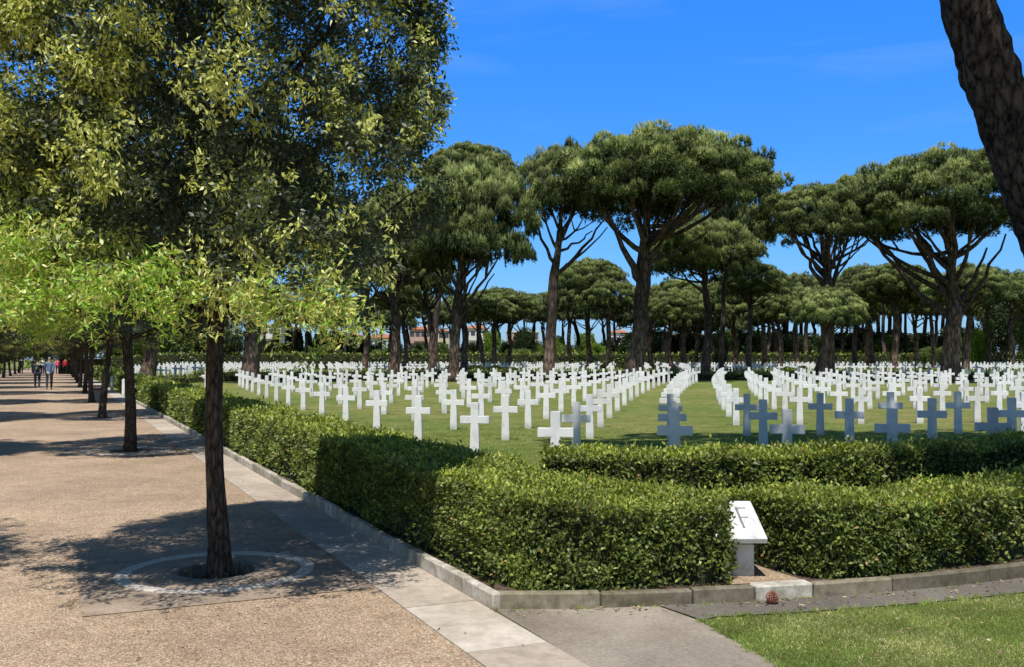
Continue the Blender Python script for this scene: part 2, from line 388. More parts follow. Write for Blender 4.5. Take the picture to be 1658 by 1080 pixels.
# kerbs
def kerb(line, name, h, w, ts, ln=1.0, zj=0.008):
    b = MB(); acc = []
    pts = [Vector(p) for p in line]; d = [0]
    for i in range(1, len(pts)): d.append(d[-1] + (pts[i] - pts[i - 1]).length)
    def at(q):
        for i in range(1, len(pts)):
            if q <= d[i] or i == len(pts) - 1:
                t = (q - d[i - 1]) / (d[i] - d[i - 1]); p = pts[i - 1].lerp(pts[i], t)
                tg = (pts[i] - pts[i - 1]).normalized(); return p, Vector((-tg.y, tg.x))
    q = 0
    while q < d[-1] - 0.2:
        L = min(ln * random.uniform(0.8, 1.2), d[-1] - q)
        n = 3; o1, o2 = [], []
        for k in range(n + 1):
            p, nn = at(q + 0.004 + (L - 0.008) * k / n)
            o1.append(tuple(p)); o2.append(tuple(p + nn * w))
        t = ts(q, at(q + L / 2)[0])
        b.prism(o1 + o2[::-1], -0.06, h + random.uniform(-zj, zj), t); q += L
    return tag(obj(name, b.mesh(name, M['kerb_stone'], bevel=0.012)), kind='structure')
KC = (-0.12, 6.55)
# the kerb along the path runs from far away to the corner, then the curved front kerb
far = US(2.6, 46.0)
kerb([US(2.6, 5.985), US(2.6, 40.6)][::1], 'kerb', 0.108, -0.07, lambda q, p: random.uniform(0.5, 0.92), 0.55, 0.010)
arc = [(-0.12, 6.55), (0.35, 6.555), (0.75, 6.60), (1.35, 6.69), (2.03, 6.84), (2.95, 7.11), (3.87, 7.48), (4.9, 8.0), (6.0, 8.65), (9.0, 10.9), (12, 13.6)]
def catmull(P, n=6):
    r = []
    for i in range(len(P) - 1):
        p0, p1, p2, p3 = [Vector(P[max(0, min(len(P) - 1, i + k))]) for k in (-1, 0, 1, 2)]
        for j in range(n):
            t = j / n
            r.append(0.5 * ((2 * p1) + (p2 - p0) * t + (2 * p0 - 5 * p1 + 4 * p2 - p3) * t * t + (-p0 + 3 * p1 - 3 * p2 + p3) * t ** 3))
    r.append(Vector(P[-1])); return r
ARC = catmull(arc)
def arc_off(d, pts=ARC):
    r = []
    for i, p in enumerate(pts):
        tg = (pts[min(len(pts) - 1, i + 1)] - pts[max(0, i - 1)]).normalized()
        r.append(p + Vector((-tg.y, tg.x)) * d)
    return r
def kt(q, p):
    return 1.0 if 1.64 < p.x < 2.1 else random.uniform(0.1, 0.4)
def arc_between(x0, x1): return [p for p in ARC if x0 <= p.x <= x1]
kerb([p for p in ARC if p.x <= 1.62] + [Vector((1.655, 6.754))], 'kerb', 0.100, 0.075, lambda q, p: random.uniform(0.0, 0.46), 0.7, 0.012)
kerb([Vector((1.66, 6.755)), Vector((2.08, 6.852))], 'kerb', 0.108, 0.12, lambda q, p: 0.93, 1.2, 0.0)
kerb([Vector((2.085, 6.853))] + [p for p in ARC if p.x > 2.12], 'kerb', 0.102, 0.075, lambda q, p: random.uniform(0.0, 0.46), 0.75, 0.012)
# far left kerb
kerb([US(-5.8, 160), US(-5.8, 0)], 'kerb', 0.1, -0.12, lambda q, p: random.uniform(0.5, 0.8), 3.0)

# pavement + gutter in front of the curved kerb
gut = arc_off(-0.33)
gi = min(range(len(gut)), key=lambda i: abs(gut[i].x - 1.12))
k1 = [tuple(p) for p in ARC if p.x < 0.98]
edge = [(0.98, 6.62), (1.19, 6.24), (1.30, 5.8), (1.45, 5.3), (1.62, 4.7), (2.0, 3.5), (2.3, 2.0), (2.5, -4)]
flat('pavement', [[US(2.60, -3)] + [US(2.60, s) for s in (1, 3, 5)] + k1 + edge], 0.004, M['pavement'])
flat('pavement_gutter', [[(0.985, 6.625)] + [tuple(p) for p in ARC if p.x > 1.0] + [tuple(p) for p in reversed(gut) if p.x > 1.22] + [(1.2, 6.26)]], 0.009, M['asphalt'])
# soil under the hedges
ring_in = arc_off(0.12); ring_out = arc_off(1.0)
flat('soil', [[tuple(p) for p in ring_in] + [tuple(p) for p in reversed(ring_out)]], 0.085, M['soil'])
flat('soil', [[US(2.70, 6.4), US(3.75, 7.2), US(3.75, 40.5), US(2.70, 40.5)]], 0.05, M['soil'])

# ------------------------------------------------------------------ tree surrounds
def surround(k, full=True):
    cx, cy = oakpos(k)
    t = empty('tree_surround', (cx, cy, 0))
    tag(t, {0: 'round stone tree pit at the foot of the large nearest oak', 1: 'round stone tree pit under the second oak along the path', 2: 'round stone tree pit under the third oak along the path'}[k], 'tree pit', 'tree pits along the gravel path')
    n = 40
    def ring(r0, r1, z0, z1, name, mat, wob=0.0):
        b = MB(); q = 10
        for g in range(q):
            a0, a1 = 2 * math.pi * (g + 0.01) / q, 2 * math.pi * (g + 0.99) / q
            o = [(r1 * math.cos(a0 + (a1 - a0) * j / 5), r1 * math.sin(a0 + (a1 - a0) * j / 5)) for j in range(6)]
            w = 1 + random.uniform(-wob, wob)
            i = [(r0 * w * math.cos(a0 + (a1 - a0) * j / 5), r0 * w * math.sin(a0 + (a1 - a0) * j / 5)) for j in range(5, -1, -1)]
            b.prism(o + i, z0, z1 + random.uniform(-0.003, 0.003), random.random())
        return obj(name, b.mesh(name, mat, bevel=0.004), t)
    ring(0.64, 0.745, -0.03, 0.014, 'stone_ring', M['ring_stone'])
    # paving square with a round hole
    sq = [US(-0.98, -1.05), US(0.95, -1.05), US(0.95, 1.05), US(-0.98, 1.05)]
    ho = [(0.362 * math.cos(a), 0.362 * math.sin(a)) for a in [2 * math.pi * i / 32 for i in range(32)]]
    me = flat('paving', [sq, ho], 0.005, M['tree_paving'] if k == 0 else M['gravel'], None); me.parent = t
    ring(0.30, 0.40, -0.16, 0.0105, 'pit_edge', M['pit_stone'], 0.06)
    # soil bowl
    V = [(0, 0, -0.05)]; Fs = []
    for r_, z_ in ((0.12, -0.06), (0.24, -0.10), (0.36, -0.13)):
        for i in range(24):
            a = 2 * math.pi * i / 24; V.append((r_ * math.cos(a), r_ * math.sin(a), z_ + random.uniform(-0.015, 0.015)))
    Fs += [(0, 1 + i, 1 + (i + 1) % 24) for i in range(24)]
    for q in range(2):
        Fs += [(1 + q * 24 + i, 1 + (q + 1) * 24 + i, 1 + (q + 1) * 24 + (i + 1) % 24, 1 + q * 24 + (i + 1) % 24) for i in range(24)]
    me = bpy.data.meshes.new('soil_bed'); me.from_pydata(V, [], Fs); me.materials.append(M['soil']); obj('soil_bed', me, t)
for k in range(3): surround(k)

# ------------------------------------------------------------------ hedges
def resample(P, n):
    P = [Vector(p) for p in P]; d = [0]
    for i in range(1, len(P)): d.append(d[-1] + (P[i] - P[i - 1]).length)
    r = []; i = 1
    for k in range(n):
        q = d[-1] * k / (n - 1)
        while i < len(P) - 1 and d[i] < q: i += 1
        r.append(P[i - 1].lerp(P[i], (q - d[i - 1]) / (d[i] - d[i - 1])))
    return r
def hedge(label, A, B, h0, dens, size, group=None, mats=None, z0=0.0, nmax=520000, tint_shift=0.0, drop=0.0, name='hedge'):
    """A and B: the two long edges, same number of points; leaves cover both faces, the top and the ends"""
    zg = lambda p: G(p.x, p.y) + z0
    h = h0
    hf_ = (lambda p: h0 - drop * sm((p.x + 0.2) / 1.6) if p.y < 9.2 else h0)
    root = empty(name, (A[len(A) // 2].x, A[len(A) // 2].y, 0))
    org = np.array([root.location.x, root.location.y, 0])
    tag(root, label, 'hedge', group)
    # core
    ins = min(0.10, (A[0] - B[0]).length * 0.1); V, Fs = [], []
    for i in range(len(A)):
        dr = (B[i] - A[i]).normalized() * ins
        a, c = A[i] + dr, B[i] - dr; g = zg(a); g2 = zg(c)
        V += [(a.x, a.y, g), (a.x, a.y, g + hf_(a) - ins), (c.x, c.y, g2 + hf_(c) - ins), (c.x, c.y, g2)]
    for i in range(len(A) - 1):
        for q in range(3): Fs.append((i * 4 + q, i * 4 + q + 1, i * 4 + 5 + q, i * 4 + 4 + q))
    Fs += [(0, 3, 2, 1), tuple(len(V) - 4 + q for q in (0, 1, 2, 3))]
    V = [(v[0] - org[0], v[1] - org[1], v[2]) for v in V]
    me = bpy.data.meshes.new('branches'); me.from_pydata(V, [], Fs); me.materials.append(M['hedge_core']); obj('branches', me, root)
    quads = []
    def q_add(a, b_, za0, za1, zb0, zb1, nrm): quads.append((np.array([a.x, a.y, za0]), np.array([b_.x, b_.y, zb0]), np.array([b_.x, b_.y, zb1]), np.array([a.x, a.y, za1]), nrm))
    for i in range(len(A) - 1):
        for P_, Q_, sg in ((A[i], A[i + 1], 1), (B[i], B[i + 1], -1)):
            o = (A[i] - B[i]).normalized() * sg
            q_add(P_, Q_, zg(P_), zg(P_) + hf_(P_), zg(Q_), zg(Q_) + hf_(Q_), np.array([o.x, o.y, 0.25]))
        a, b_, c, d_ = A[i], A[i + 1], B[i + 1], B[i]
        quads.append((np.array([a.x, a.y, zg(a) + hf_(a)]), np.array([b_.x, b_.y, zg(b_) + hf_(b_)]), np.array([c.x, c.y, zg(c) + hf_(c)]), np.array([d_.x, d_.y, zg(d_) + hf_(d_)]), np.array([0, 0, 1.0])))
    for e, o in ((0, A[0] - A[1]), (-1, A[-1] - A[-2])):
        o = o.normalized(); q_add(A[e], B[e], zg(A[e]), zg(A[e]) + h, zg(B[e]), zg(B[e]) + h, np.array([o.x, o.y, 0.25]))
    Cs, Ns, Ss, Tp = [], [], [], []; farside = (A[0] - Vector((0, 0))).length > 44 and (A[len(A) // 2]).length > 44
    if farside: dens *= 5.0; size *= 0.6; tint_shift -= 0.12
    for a, b_, c, d_, nrm in quads:
        ctr = (a + b_ + c + d_) / 4; dist = max(5.5, float(np.hypot(ctr[0], ctr[1])))
        ar = np.linalg.norm(np.cross(b_ - a, c - a)) / 2 + np.linalg.norm(np.cross(c - a, d_ - a)) / 2
        sz = size * max(1.0, (dist / 7.5) ** 0.8); n = int(ar * dens / (sz / size) ** 2)
        if nrm @ np.array([-ctr[0], -ctr[1], 1.6 - 0.0]) < -0.2 * dist: n = n // 4
        if n < 1: continue
        r1, r2 = rng.random(n)[:, None], rng.random(n)[:, None]
        p = (a * (1 - r1) + b_ * r1) * (1 - r2) + (d_ * (1 - r1) + c * r1) * r2
        Cs.append(p); Ns.append(np.repeat(nrm[None], n, 0)); Ss.append(np.full(n, sz)); Tp.append(np.full(n, 1.0 if nrm[2] > 0.9 else 0.0))
    C = np.concatenate(Cs); Nn = unit(np.concatenate(Ns)); S = np.concatenate(Ss); Tp = np.concatenate(Tp)
    if len(C) > nmax:
        sel = rng.permutation(len(C))[:nmax]; C, Nn, S, Tp = C[sel], Nn[sel], S[sel], Tp[sel]
    # lumpy surface: sines stand in for a smooth field
    lump = (np.sin(C[:, 0] * 5.1 + C[:, 2] * 4.3) + np.sin(C[:, 1] * 4.7 - C[:, 2] * 6.1 + 1.3) + 0.8 * np.sin(C[:, 0] * 13 + C[:, 1] * 11 + C[:, 2] * 15) + 0.6 * np.sin(C[:, 0] * 29 - C[:, 2] * 31 + C[:, 1] * 17)) / 3.4
    C[:, 2] += np.where(C[:, 2] > h * 0.5, (np.sin(C[:, 0] * 1.9 + C[:, 1] * 0.7) * 0.5 + np.sin(C[:, 0] * 0.8 - C[:, 1] * 1.5) * 0.5 + np.sin(C[:, 0] * 4.3 + C[:, 1] * 3.1) * 0.4) * 0.022, 0)
    depth = lump * 0.055 + np.abs(rng.normal(0, 0.034, len(C))) * np.where(rng.random(len(C)) < 0.93, -1, 0.8)
    C = C + Nn * depth[:, None] * (S / size * 0.3 + 0.7)[:, None]
    # round the shoulders off
    D = Nn * 0.55 + rng.normal(size=C.shape) * 0.75 + np.array([0, 0, 0.35])
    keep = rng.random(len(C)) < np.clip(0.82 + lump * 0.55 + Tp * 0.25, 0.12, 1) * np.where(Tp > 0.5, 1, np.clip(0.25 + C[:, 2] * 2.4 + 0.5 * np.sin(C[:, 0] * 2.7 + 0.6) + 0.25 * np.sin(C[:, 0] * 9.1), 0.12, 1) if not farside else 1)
    C, D, S, Tp, lump, Nn = C[keep], D[keep], S[keep], Tp[keep], lump[keep], Nn[keep]
    n = len(C)
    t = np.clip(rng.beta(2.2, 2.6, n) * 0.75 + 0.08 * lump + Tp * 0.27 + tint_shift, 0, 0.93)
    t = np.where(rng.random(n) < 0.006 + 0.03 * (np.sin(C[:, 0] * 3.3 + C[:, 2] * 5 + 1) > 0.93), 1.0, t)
    V, Fc = leaves(C - org, D, S * rng.uniform(0.7, 1.35, n), S * rng.uniform(0.42, 0.7, n), 0.2, up=Nn + np.array([0, 0, 0.5]))
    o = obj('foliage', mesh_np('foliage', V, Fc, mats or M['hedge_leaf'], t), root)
    return root

outer = [US(2.76, 40.4), US(2.76, 20), US(2.76, 12), US(2.76, 8.5), US(2.76, 6.8), US(2.80, 6.36), (0.10, 6.70), (0.45, 6.70)]
ARCf = arc_off(0.15)
outer += [tuple(p) for p in ARCf if 0.7 < p.x < 1.45] + [(1.50, 6.88), (1.535, 7.0), (1.58, 7.50), (1.84, 7.60), (1.95, 7.32), (2.12, 7.10)] + [tuple(p) for p in ARCf if p.x > 2.2]
ARCb = arc_off(0.98)
inner = [US(3.72, 40.4), US(3.72, 20), US(3.72, 12), US(3.72, 9.5), US(3.76, 8.2), (0.62, 7.62), (0.8, 7.58)] + [tuple(p) for p in ARCb if p.x > 1.0]
# split resampling at the corner so that both edges turn together
oc = 5; ic = 4
A = resample(outer[:oc + 1], 70) + resample(outer[oc:], 90)[1:]
B = resample(inner[:ic + 1], 70) + resample(inner[ic:], 90)[1:]
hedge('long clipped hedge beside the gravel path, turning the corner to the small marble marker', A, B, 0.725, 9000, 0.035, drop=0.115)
# back hedge, parallel arc
bl = [(0.22, 9.5), (1.5, 9.62), (3.0, 9.9), (5.0, 10.6), (8, 12.2), (12, 15)]
bL = resample(catmull([Vector(p) for p in bl], 5), 50); bR = arc_off(0.75, bL)
bL[0] += Vector((0.1, 0.06)); bR[0] += Vector((0.16, -0.08))
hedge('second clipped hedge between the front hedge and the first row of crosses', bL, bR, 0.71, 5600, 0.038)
def straight_hedge(label, p, q, w, h, dens, size, n=12, **k):
    p, q = Vector(p), Vector(q); d = (q - p).normalized(); nn = Vector((-d.y, d.x)) * w
    A = [p.lerp(q, i / (n - 1)) for i in range(n)]; B = [a + nn for a in A]
    return hedge(label, A, B, h, dens, size, **k)
straight_hedge('short hedge block across the opening beyond the long path hedge', US(2.9, 48), US(4.4, 48), 0.9, 0.75, 900, 0.05, 6)
straight_hedge('low hedge beside the path beyond the opening, leading to the far trees', US(2.9, 50), US(2.9, 112), -0.9, 0.75, 500, 0.05, 20)
straight_hedge('low hedge along the far side of the path behind the opposite oak row', US(-6.0, 30), US(-6.0, 130), 0.9, 0.75, 500, 0.05, 24)
def rowline(z, x0, x1): return (x0, z + 0.0 * x0), (x1, z)
def far_arc(z, x0, x1, n=26):
    return [Vector((x0 + (x1 - x0) * i / (n - 1), z + (-0.012 if x0 + (x1 - x0) * i / (n - 1) < 0 else -0.004) * 0 + 0.10 * min(0, x0 + (x1 - x0) * i / (n - 1)))) for i in range(n)]
a_ = far_arc(66, -23, 46); hedge('low dark hedge right behind the last row of crosses of the front plot', a_, arc_off(0.9, a_), 0.42, 420, 0.05)
a_ = far_arc(77, -24, 50); hedge('low hedge in front of the distant band of crosses', a_, arc_off(0.9, a_), 0.46, 420, 0.05)
a_ = far_arc(114, -50, 66, 30); hedge('tall clipped hedge behind the distant band of crosses, under the pines', a_, arc_off(1.5, a_), 1.75, 260, 0.06)

# ------------------------------------------------------------------ marble marker, its gravel bed, pine cone
st = empty('marble_marker', (1.64, 7.22, 0.09))
tag(st, 'short white marble marker with a sloping engraved top, set in a notch of the hedge', 'marker')
b = MB(); b.box(-0.115, 0.09, -0.12, 0.17, -0.02, 0.235); obj('pedestal', b.mesh('pedestal', M['marble_stele'], bevel=0.004), st)
b = MB(); b.box(-0.105, 0.08, -0.11, 0.16, 0.236, 0.262); obj('neck', b.mesh('neck', M['marble_stele']), st)
b = MB()
prof = [(-0.13, 0.263), (0.19, 0.263), (0.19, 0.33), (-0.13, 0.285)]
x0, x1 = -0.115, 0.10
b.add([(x0, y, z) for y, z in prof] + [(x1, y, z) for y, z in prof], [(0, 1, 2, 3), (7, 6, 5, 4), (0, 4, 5, 1), (1, 5, 6, 2), (2, 6, 7, 3), (3, 7, 4, 0)])
obj('cap', b.mesh('cap', M['marble_stele']), st)
b = MB()   # sloping tablet
sy0, sz0, sy1, sz1, tk = -0.24, 0.262, 0.26, 0.455, 0.042
nrm = Vector((0, -(sz1 - sz0), sy1 - sy0)).normalized()
x0, x1 = -0.25, 0.155
q = [Vector((x0, sy0, sz0)), Vector((x1, sy0, sz0)), Vector((x1, sy1, sz1)), Vector((x0, sy1, sz1))]
b.add(q + [p + nrm * tk for p in q], [(0, 3, 2, 1), (4, 5, 6, 7), (0, 1, 5, 4), (1, 2, 6, 5), (2, 3, 7, 6), (3, 0, 4, 7)])
tb = obj('tablet', b.mesh('tablet', M['marble_stele'], bevel=0.005), st)
b = MB()   # engraved letter: stem and two bars
def slp(x, t, off=0.0): return Vector((x, sy0 + (sy1 - sy0) * t, sz0 + (sz1 - sz0) * t)) + nrm * (tk + off)
def stroke(xa, ta, xb, tb_, w):
    a, c = slp(xa, ta), slp(xb, tb_); d = (c - a).normalized(); s_ = d.cross(nrm).normalized() * w / 2
    pts = [a - s_, a + s_, c + s_, c - s_]
    b.add([p + nrm * 0.0005 for p in pts] + [p + nrm * 0.0025 for p in pts], [(0, 1, 2, 3), (7, 6, 5, 4), (0, 4, 5, 1), (1, 5, 6, 2), (2, 6, 7, 3), (3, 7, 4, 0)])
stroke(0.02, 0.26, 0.02, 0.80, 0.015); stroke(0.028, 0.79, 0.09, 0.79, 0.012); stroke(0.028, 0.54, 0.08, 0.54, 0.012)
obj('letter', b.mesh('letter', M['engraving']), tb)
flat('gravel_bed', [[(1.5, 6.84), (2.06, 6.965), (1.9, 7.3), (1.82, 7.55), (1.45, 7.5)]], 0.10, M['gravel'])

def pine_cone(loc):
    V, Fs = [], []; b = MB()
    for i in range(90):
        t = i / 90; an = i * 2.39996; r = 0.052 * math.sin(math.pi * (0.12 + 0.86 * t)) ** 0.8; z = 0.005 + 0.105 * t
        c = Vector((r * math.cos(an), r * math.sin(an), z)); o = Vector((math.cos(an), math.sin(an), 0.55)).normalized(); s_ = Vector((-math.sin(an), math.cos(an), 0))
        w = 0.014 * (1 - 0.4 * t)
        b.add([c - o * 0.012, c - s_ * w * 0.7, c + s_ * w * 0.7, c + o * 0.014 + s_ * w * 0.5, c + o * 0.014 - s_ * w * 0.5, c + o * 0.008 + Vector((0, 0, 0.008))], [(0, 1, 4), (1, 2, 3, 4), (0, 3, 2), (4, 3, 5), (0, 4, 5), (0, 5, 3)])
    b.tube([(0, 0, 0.0), (0, 0, 0.04), (0, 0, 0.10)], [0.03, 0.036, 0.01], 10)
    o = obj('pine_cone', b.mesh('pine_cone', M['cone'])); o.location = loc; o.scale = (0.72, 0.72, 0.72); o.rotation_euler = (0.25, 0.2, 0.4)
    return tag(o, 'open reddish pine cone lying against the pale kerb block below the marble marker', 'pine cone')
pine_cone((1.735, 6.68, 0.012))

# ------------------------------------------------------------------ crosses
def cross_mesh(name, low=False):
    H = 0.925; hw = 0.066; ah = 0.63; at_ = 0.063; aw = 0.25; bw = 0.083
    out = [(-bw, -0.05), (bw, -0.05), (hw + 0.006, ah - at_ - 0.12), (hw, ah - at_), (aw, ah - at_ - 0.004), (aw, ah + at_ + 0.004), (hw, ah + at_), (hw + 0.004, H), (-hw - 0.004, H), (-hw, ah + at_), (-aw, ah + at_ + 0.004), (-aw, ah - at_ - 0.004), (-hw, ah - at_), (-hw - 0.006, ah - at_ - 0.12)]
    bm = bmesh.new(); t = 0.05
    f = [bm.verts.new((x, -t, z)) for x, z in out]; g = [bm.verts.new((x, t, z)) for x, z in out]
    n = len(out); bm.faces.new(f); bm.faces.new(g[::-1])
    for i in range(n): bm.faces.new((f[(i + 1) % n], f[i], g[i], g[(i + 1) % n]))
    bmesh.ops.recalc_face_normals(bm, faces=bm.faces)
    if not low:
        bmesh.ops.bevel(bm, geom=[e for e in bm.edges if e.calc_face_angle(0) > 0.6], offset=0.007, segments=2, affect='EDGES')
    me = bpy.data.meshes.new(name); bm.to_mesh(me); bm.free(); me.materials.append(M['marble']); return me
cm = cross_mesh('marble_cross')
def lattice(i, j):
    qi = min(max(i, 0), 6)
    x = 0.61 + 0.5 * j + 1.74 * i - 0.02 * qi * qi - (0.04 * (i - 6) if i > 6 else 0)
    z = 13.82 + 3.33 * j + 0.36 * i - 0.02 * qi * qi - (0.24 * (i - 6) if i > 6 else 0)
    x += 0.0012 * max(0, z - 20) ** 2
    return x, z
near, farc = [], []
for j in range(15):
    row = []
    for i in range(-32, 30):
        x, z = lattice(i, j)
        if UofXY(x, z) < 6.1 - (0.2 if j == 0 else 0) or z < 10: continue
        px = 829 + x / z * F
        if px < -100 or px > 1760: continue
        row.append((x, z, px))
    for k, (x, z, px) in enumerate(row): near.append((x, z, j, k + 1, px))
# distant plot behind
for j in range(12):
    for i in range(-66, 66):
        x = 1.6 * i + 0.3 * j; z = 81 + 2.6 * j + (0.12 * x if x < 0 else 0.02 * x)
        if UofXY(x, z) < 6.5: continue
        px = 829 + x / z * F
        if px < -60 or px > 1720: continue
        farc.append((x, z, j, 0, px))
for j in range(3):     # plots across the path
    for i in range(12):
        x, z = US(-9 - 1.8 * i, 85 + 4 * j); farc.append((x, z, j, 0, 829 + x / z * F))
vis = [c for c in near if -20 < c[4] < 1680]
print('crosses near', len(near), 'in view', len(vis), 'far', len(farc))
vis.sort(key=lambda c: math.hypot(c[0], c[1]))
indiv = set((c[2], c[3]) for c in vis[:300])
rest = [c for c in near if (c[2], c[3]) not in indiv] + farc
for c in near:
    if (c[2], c[3]) not in indiv: continue
    x, z, j, k, px = c
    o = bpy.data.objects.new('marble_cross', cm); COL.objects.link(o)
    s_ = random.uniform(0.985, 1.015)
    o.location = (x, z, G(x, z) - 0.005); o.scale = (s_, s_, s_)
    o.rotation_euler = (random.gauss(0, 0.004), random.gauss(0, 0.004), -0.12 + random.gauss(0, 0.01))
    tag(o, f'white marble cross, {nth(k)} from the path-side end of the {nth(j + 1)} row back from the hedge', 'cross', 'white marble crosses of the front plot')
low = cross_mesh('low', True)
lv = np.array([v.co[:] for v in low.vertices]); lf = [tuple(p.vertices) for p in low.polygons]
V, Fs = [], []
for x, z, *_ in rest:
    b0 = len(V); s_ = random.uniform(0.98, 1.02)
    g = G(x, z); ca, sa = math.cos(-0.12), math.sin(-0.12)
    for v in lv: V.append((x + (v[0] * ca - v[1] * sa) * s_, z + (v[0] * sa + v[1] * ca) * s_, g + v[2] * s_))
    Fs += [tuple(b0 + i for i in f) for f in lf]
me = bpy.data.meshes.new('distant_crosses'); me.from_pydata(V, [], Fs)
m, nt, out = new_mat('marble_far'); n = tex(nt, pos(nt), 0.7, 3); bsdf(nt, out, ramp(nt, n.outputs[0], [(0.3, (0.76, 0.76, 0.77)), (0.7, (0.88, 0.88, 0.88))]), 0.6); me.materials.append(m)
tag(obj('distant_crosses', me), 'mass of small white crosses in the distant plots under the pines', 'crosses', kind='stuff')

# ------------------------------------------------------------------ oak trees along the path
def oak_crown(seed, skirt, nl_scale=1.0):
    global rng
    rng = np.random.default_rng(seed)
    def prof(h):      # radius by height
        t = (h - 1.95) / 4.5
        return np.where(t < 0.16, 1.15 + 0.55 * (t / 0.16), np.where(t < 0.62, 1.64 + 0.07 * np.sin((t - 0.16) * 6.8), 1.64 * np.sqrt(np.clip(1 - ((t - 0.62) / 0.40) ** 2, 0.02, 1))))
    nlobe = 190
    lh = 2.15 + 4.2 * rng.random(nlobe) ** 0.9; la = rng.random(nlobe) * 2 * np.pi
    lr = (prof(lh) - 0.22) * (0.9 + 0.16 * rng.random(nlobe)); lob = np.stack([lr * np.cos(la), lr * np.sin(la), lh], 1)
    lrad = rng.uniform(0.24, 0.42, nlobe)
    # twig clusters on the lobes
    parts = []; tw = []
    ncl = int(10500 * nl_scale)
    li = rng.integers(0, nlobe, ncl); dr = unit(rng.normal(size=(ncl, 3)) + unit(lob[li] - np.array([0, 0, 4.0])) * 0.9)
    C = lob[li] + dr * lrad[li][:, None] * rng.uniform(0.55, 1.05, ncl)[:, None]
    # inner fill
    nin = int(5200 * nl_scale); ah = 2.3 + 3.8 * rng.random(nin); aa = rng.random(nin) * 2 * np.pi; ar = prof(ah) * rng.uniform(0.15, 0.88, nin)
    Ci = np.stack([ar * np.cos(aa), ar * np.sin(aa), ah], 1); 
    Dc = np.concatenate([dr, unit(rng.normal(size=(nin, 3)))])
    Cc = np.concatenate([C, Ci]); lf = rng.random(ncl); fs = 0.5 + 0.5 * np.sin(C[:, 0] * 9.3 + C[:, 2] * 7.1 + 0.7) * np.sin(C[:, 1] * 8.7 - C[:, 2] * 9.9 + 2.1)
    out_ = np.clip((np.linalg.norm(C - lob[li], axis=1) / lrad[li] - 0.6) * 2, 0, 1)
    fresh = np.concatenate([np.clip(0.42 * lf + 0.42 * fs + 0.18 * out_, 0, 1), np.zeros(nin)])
    # open a few windows where the sky shows
    for wc, wr in (((0.25, -0.8, 3.9), 0.30), ((0.95, -0.3, 2.95), 0.27), ((-1.0, -0.5, 3.6), 0.22), ((1.2, 0.2, 4.3), 0.25), ((-1.5, -0.3, 4.3), 0.3)):
        w = np.array(wc); d0 = np.linalg.norm((Cc - w)[:, [0, 2]], axis=1); keep = (d0 > wr * rng.uniform(0.6, 1.0, len(Cc)))
        Cc, Dc, fresh = Cc[keep], Dc[keep], fresh[keep]
    bright = np.zeros(len(Cc))
    if skirt:
        ns = 820; a = rng.normal(-2.05, 0.75, ns); h = 1.98 + 0.62 * rng.random(ns) ** 1.1; r = 1.25 + 0.75 * rng.random(ns)
        # group in sprays
        g = rng.integers(0, 46, ns) ** 1; ga = np.concatenate([rng.uniform(-3.4, -1.45, 38), rng.uniform(-1.5, -0.5, 8)]); gr = rng.uniform(1.15, 2.05, 46); gh = np.where(np.arange(46) < 38, rng.uniform(1.98, 2.45, 46), rng.uniform(1.9, 2.15, 46)); gb = rng.uniform(0.35, 1.0, 46); gb[38:] = 0.3
        Cs = np.stack([gr[g] * np.cos(ga[g]), gr[g] * np.sin(ga[g]), gh[g]], 1) + rng.normal(size=(ns, 3)) * np.array([0.12, 0.12, 0.085]) - np.array([0, 0, 1]) * np.abs(rng.normal(0, 0.05, ns))[:, None]
        gbr = gb[g] * np.clip(1.25 - (Cs[:, 2] - 2.0) * 1.1, 0.2, 1)
        Cc = np.concatenate([Cc, Cs]); Dc = np.concatenate([Dc, unit(rng.normal(size=(ns, 3)) * np.array([1, 1, 0.4]) + np.stack([np.cos(ga[g]), np.sin(ga[g]), 0 * ga[g]], 1) * 0.6)])
        fresh = np.concatenate([fresh, np.ones(ns)]); bright = np.concatenate([bright, gbr])
    n = len(Cc)
    nl = 17
    idx = np.repeat(np.arange(n), nl)
    Cb = Cc[idx] + rng.normal(size=(len(idx), 3)) * 0.035
    D = Dc[idx] * 0.5 + rng.normal(size=(len(idx), 3)) * 0.8 + np.array([0, 0, -0.15])
    sz = rng.uniform(0.034, 0.056, len(idx)) * np.where(bright[idx] > 0, rng.uniform(0.9, 1.4, len(idx)), 1.0)
    V, Fc = leaves(Cb, D, sz, sz * np.where(bright[idx] > 0, 0.3, 0.46), 0.18)
    sunny = np.clip((Cc[:, 1] * -0.38 + Cc[:, 0] * -0.12 + (Cc[:, 2] - 3.0) * 0.15), -1, 1)  # sun-facing twigs get more pale leaves, sunlight painted into the tint
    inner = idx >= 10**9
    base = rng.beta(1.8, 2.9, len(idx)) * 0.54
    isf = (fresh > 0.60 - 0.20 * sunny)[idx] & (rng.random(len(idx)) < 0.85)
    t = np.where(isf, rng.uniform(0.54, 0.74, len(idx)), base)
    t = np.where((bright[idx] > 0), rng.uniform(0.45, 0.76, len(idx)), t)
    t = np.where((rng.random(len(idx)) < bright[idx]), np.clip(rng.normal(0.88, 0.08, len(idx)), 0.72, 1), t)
    parts.append((V, Fc, t))
    # catkins: hanging yellow-green tassels on the fresh twigs
    fi = np.where(((fresh > 0.68 - 0.18 * sunny) & (bright == 0)) | ((bright > 0) & (rng.random(n) < 0.25)))[0]
    ci = np.repeat(fi, 9); Cb = Cc[ci] + rng.normal(size=(len(ci), 3)) * 0.03 + Dc[ci] * 0.04
    D = np.stack([rng.normal(0, 0.5, len(ci)), rng.normal(0, 0.5, len(ci)), -np.ones(len(ci)) + rng.normal(0, 0.4, len(ci))], 1)
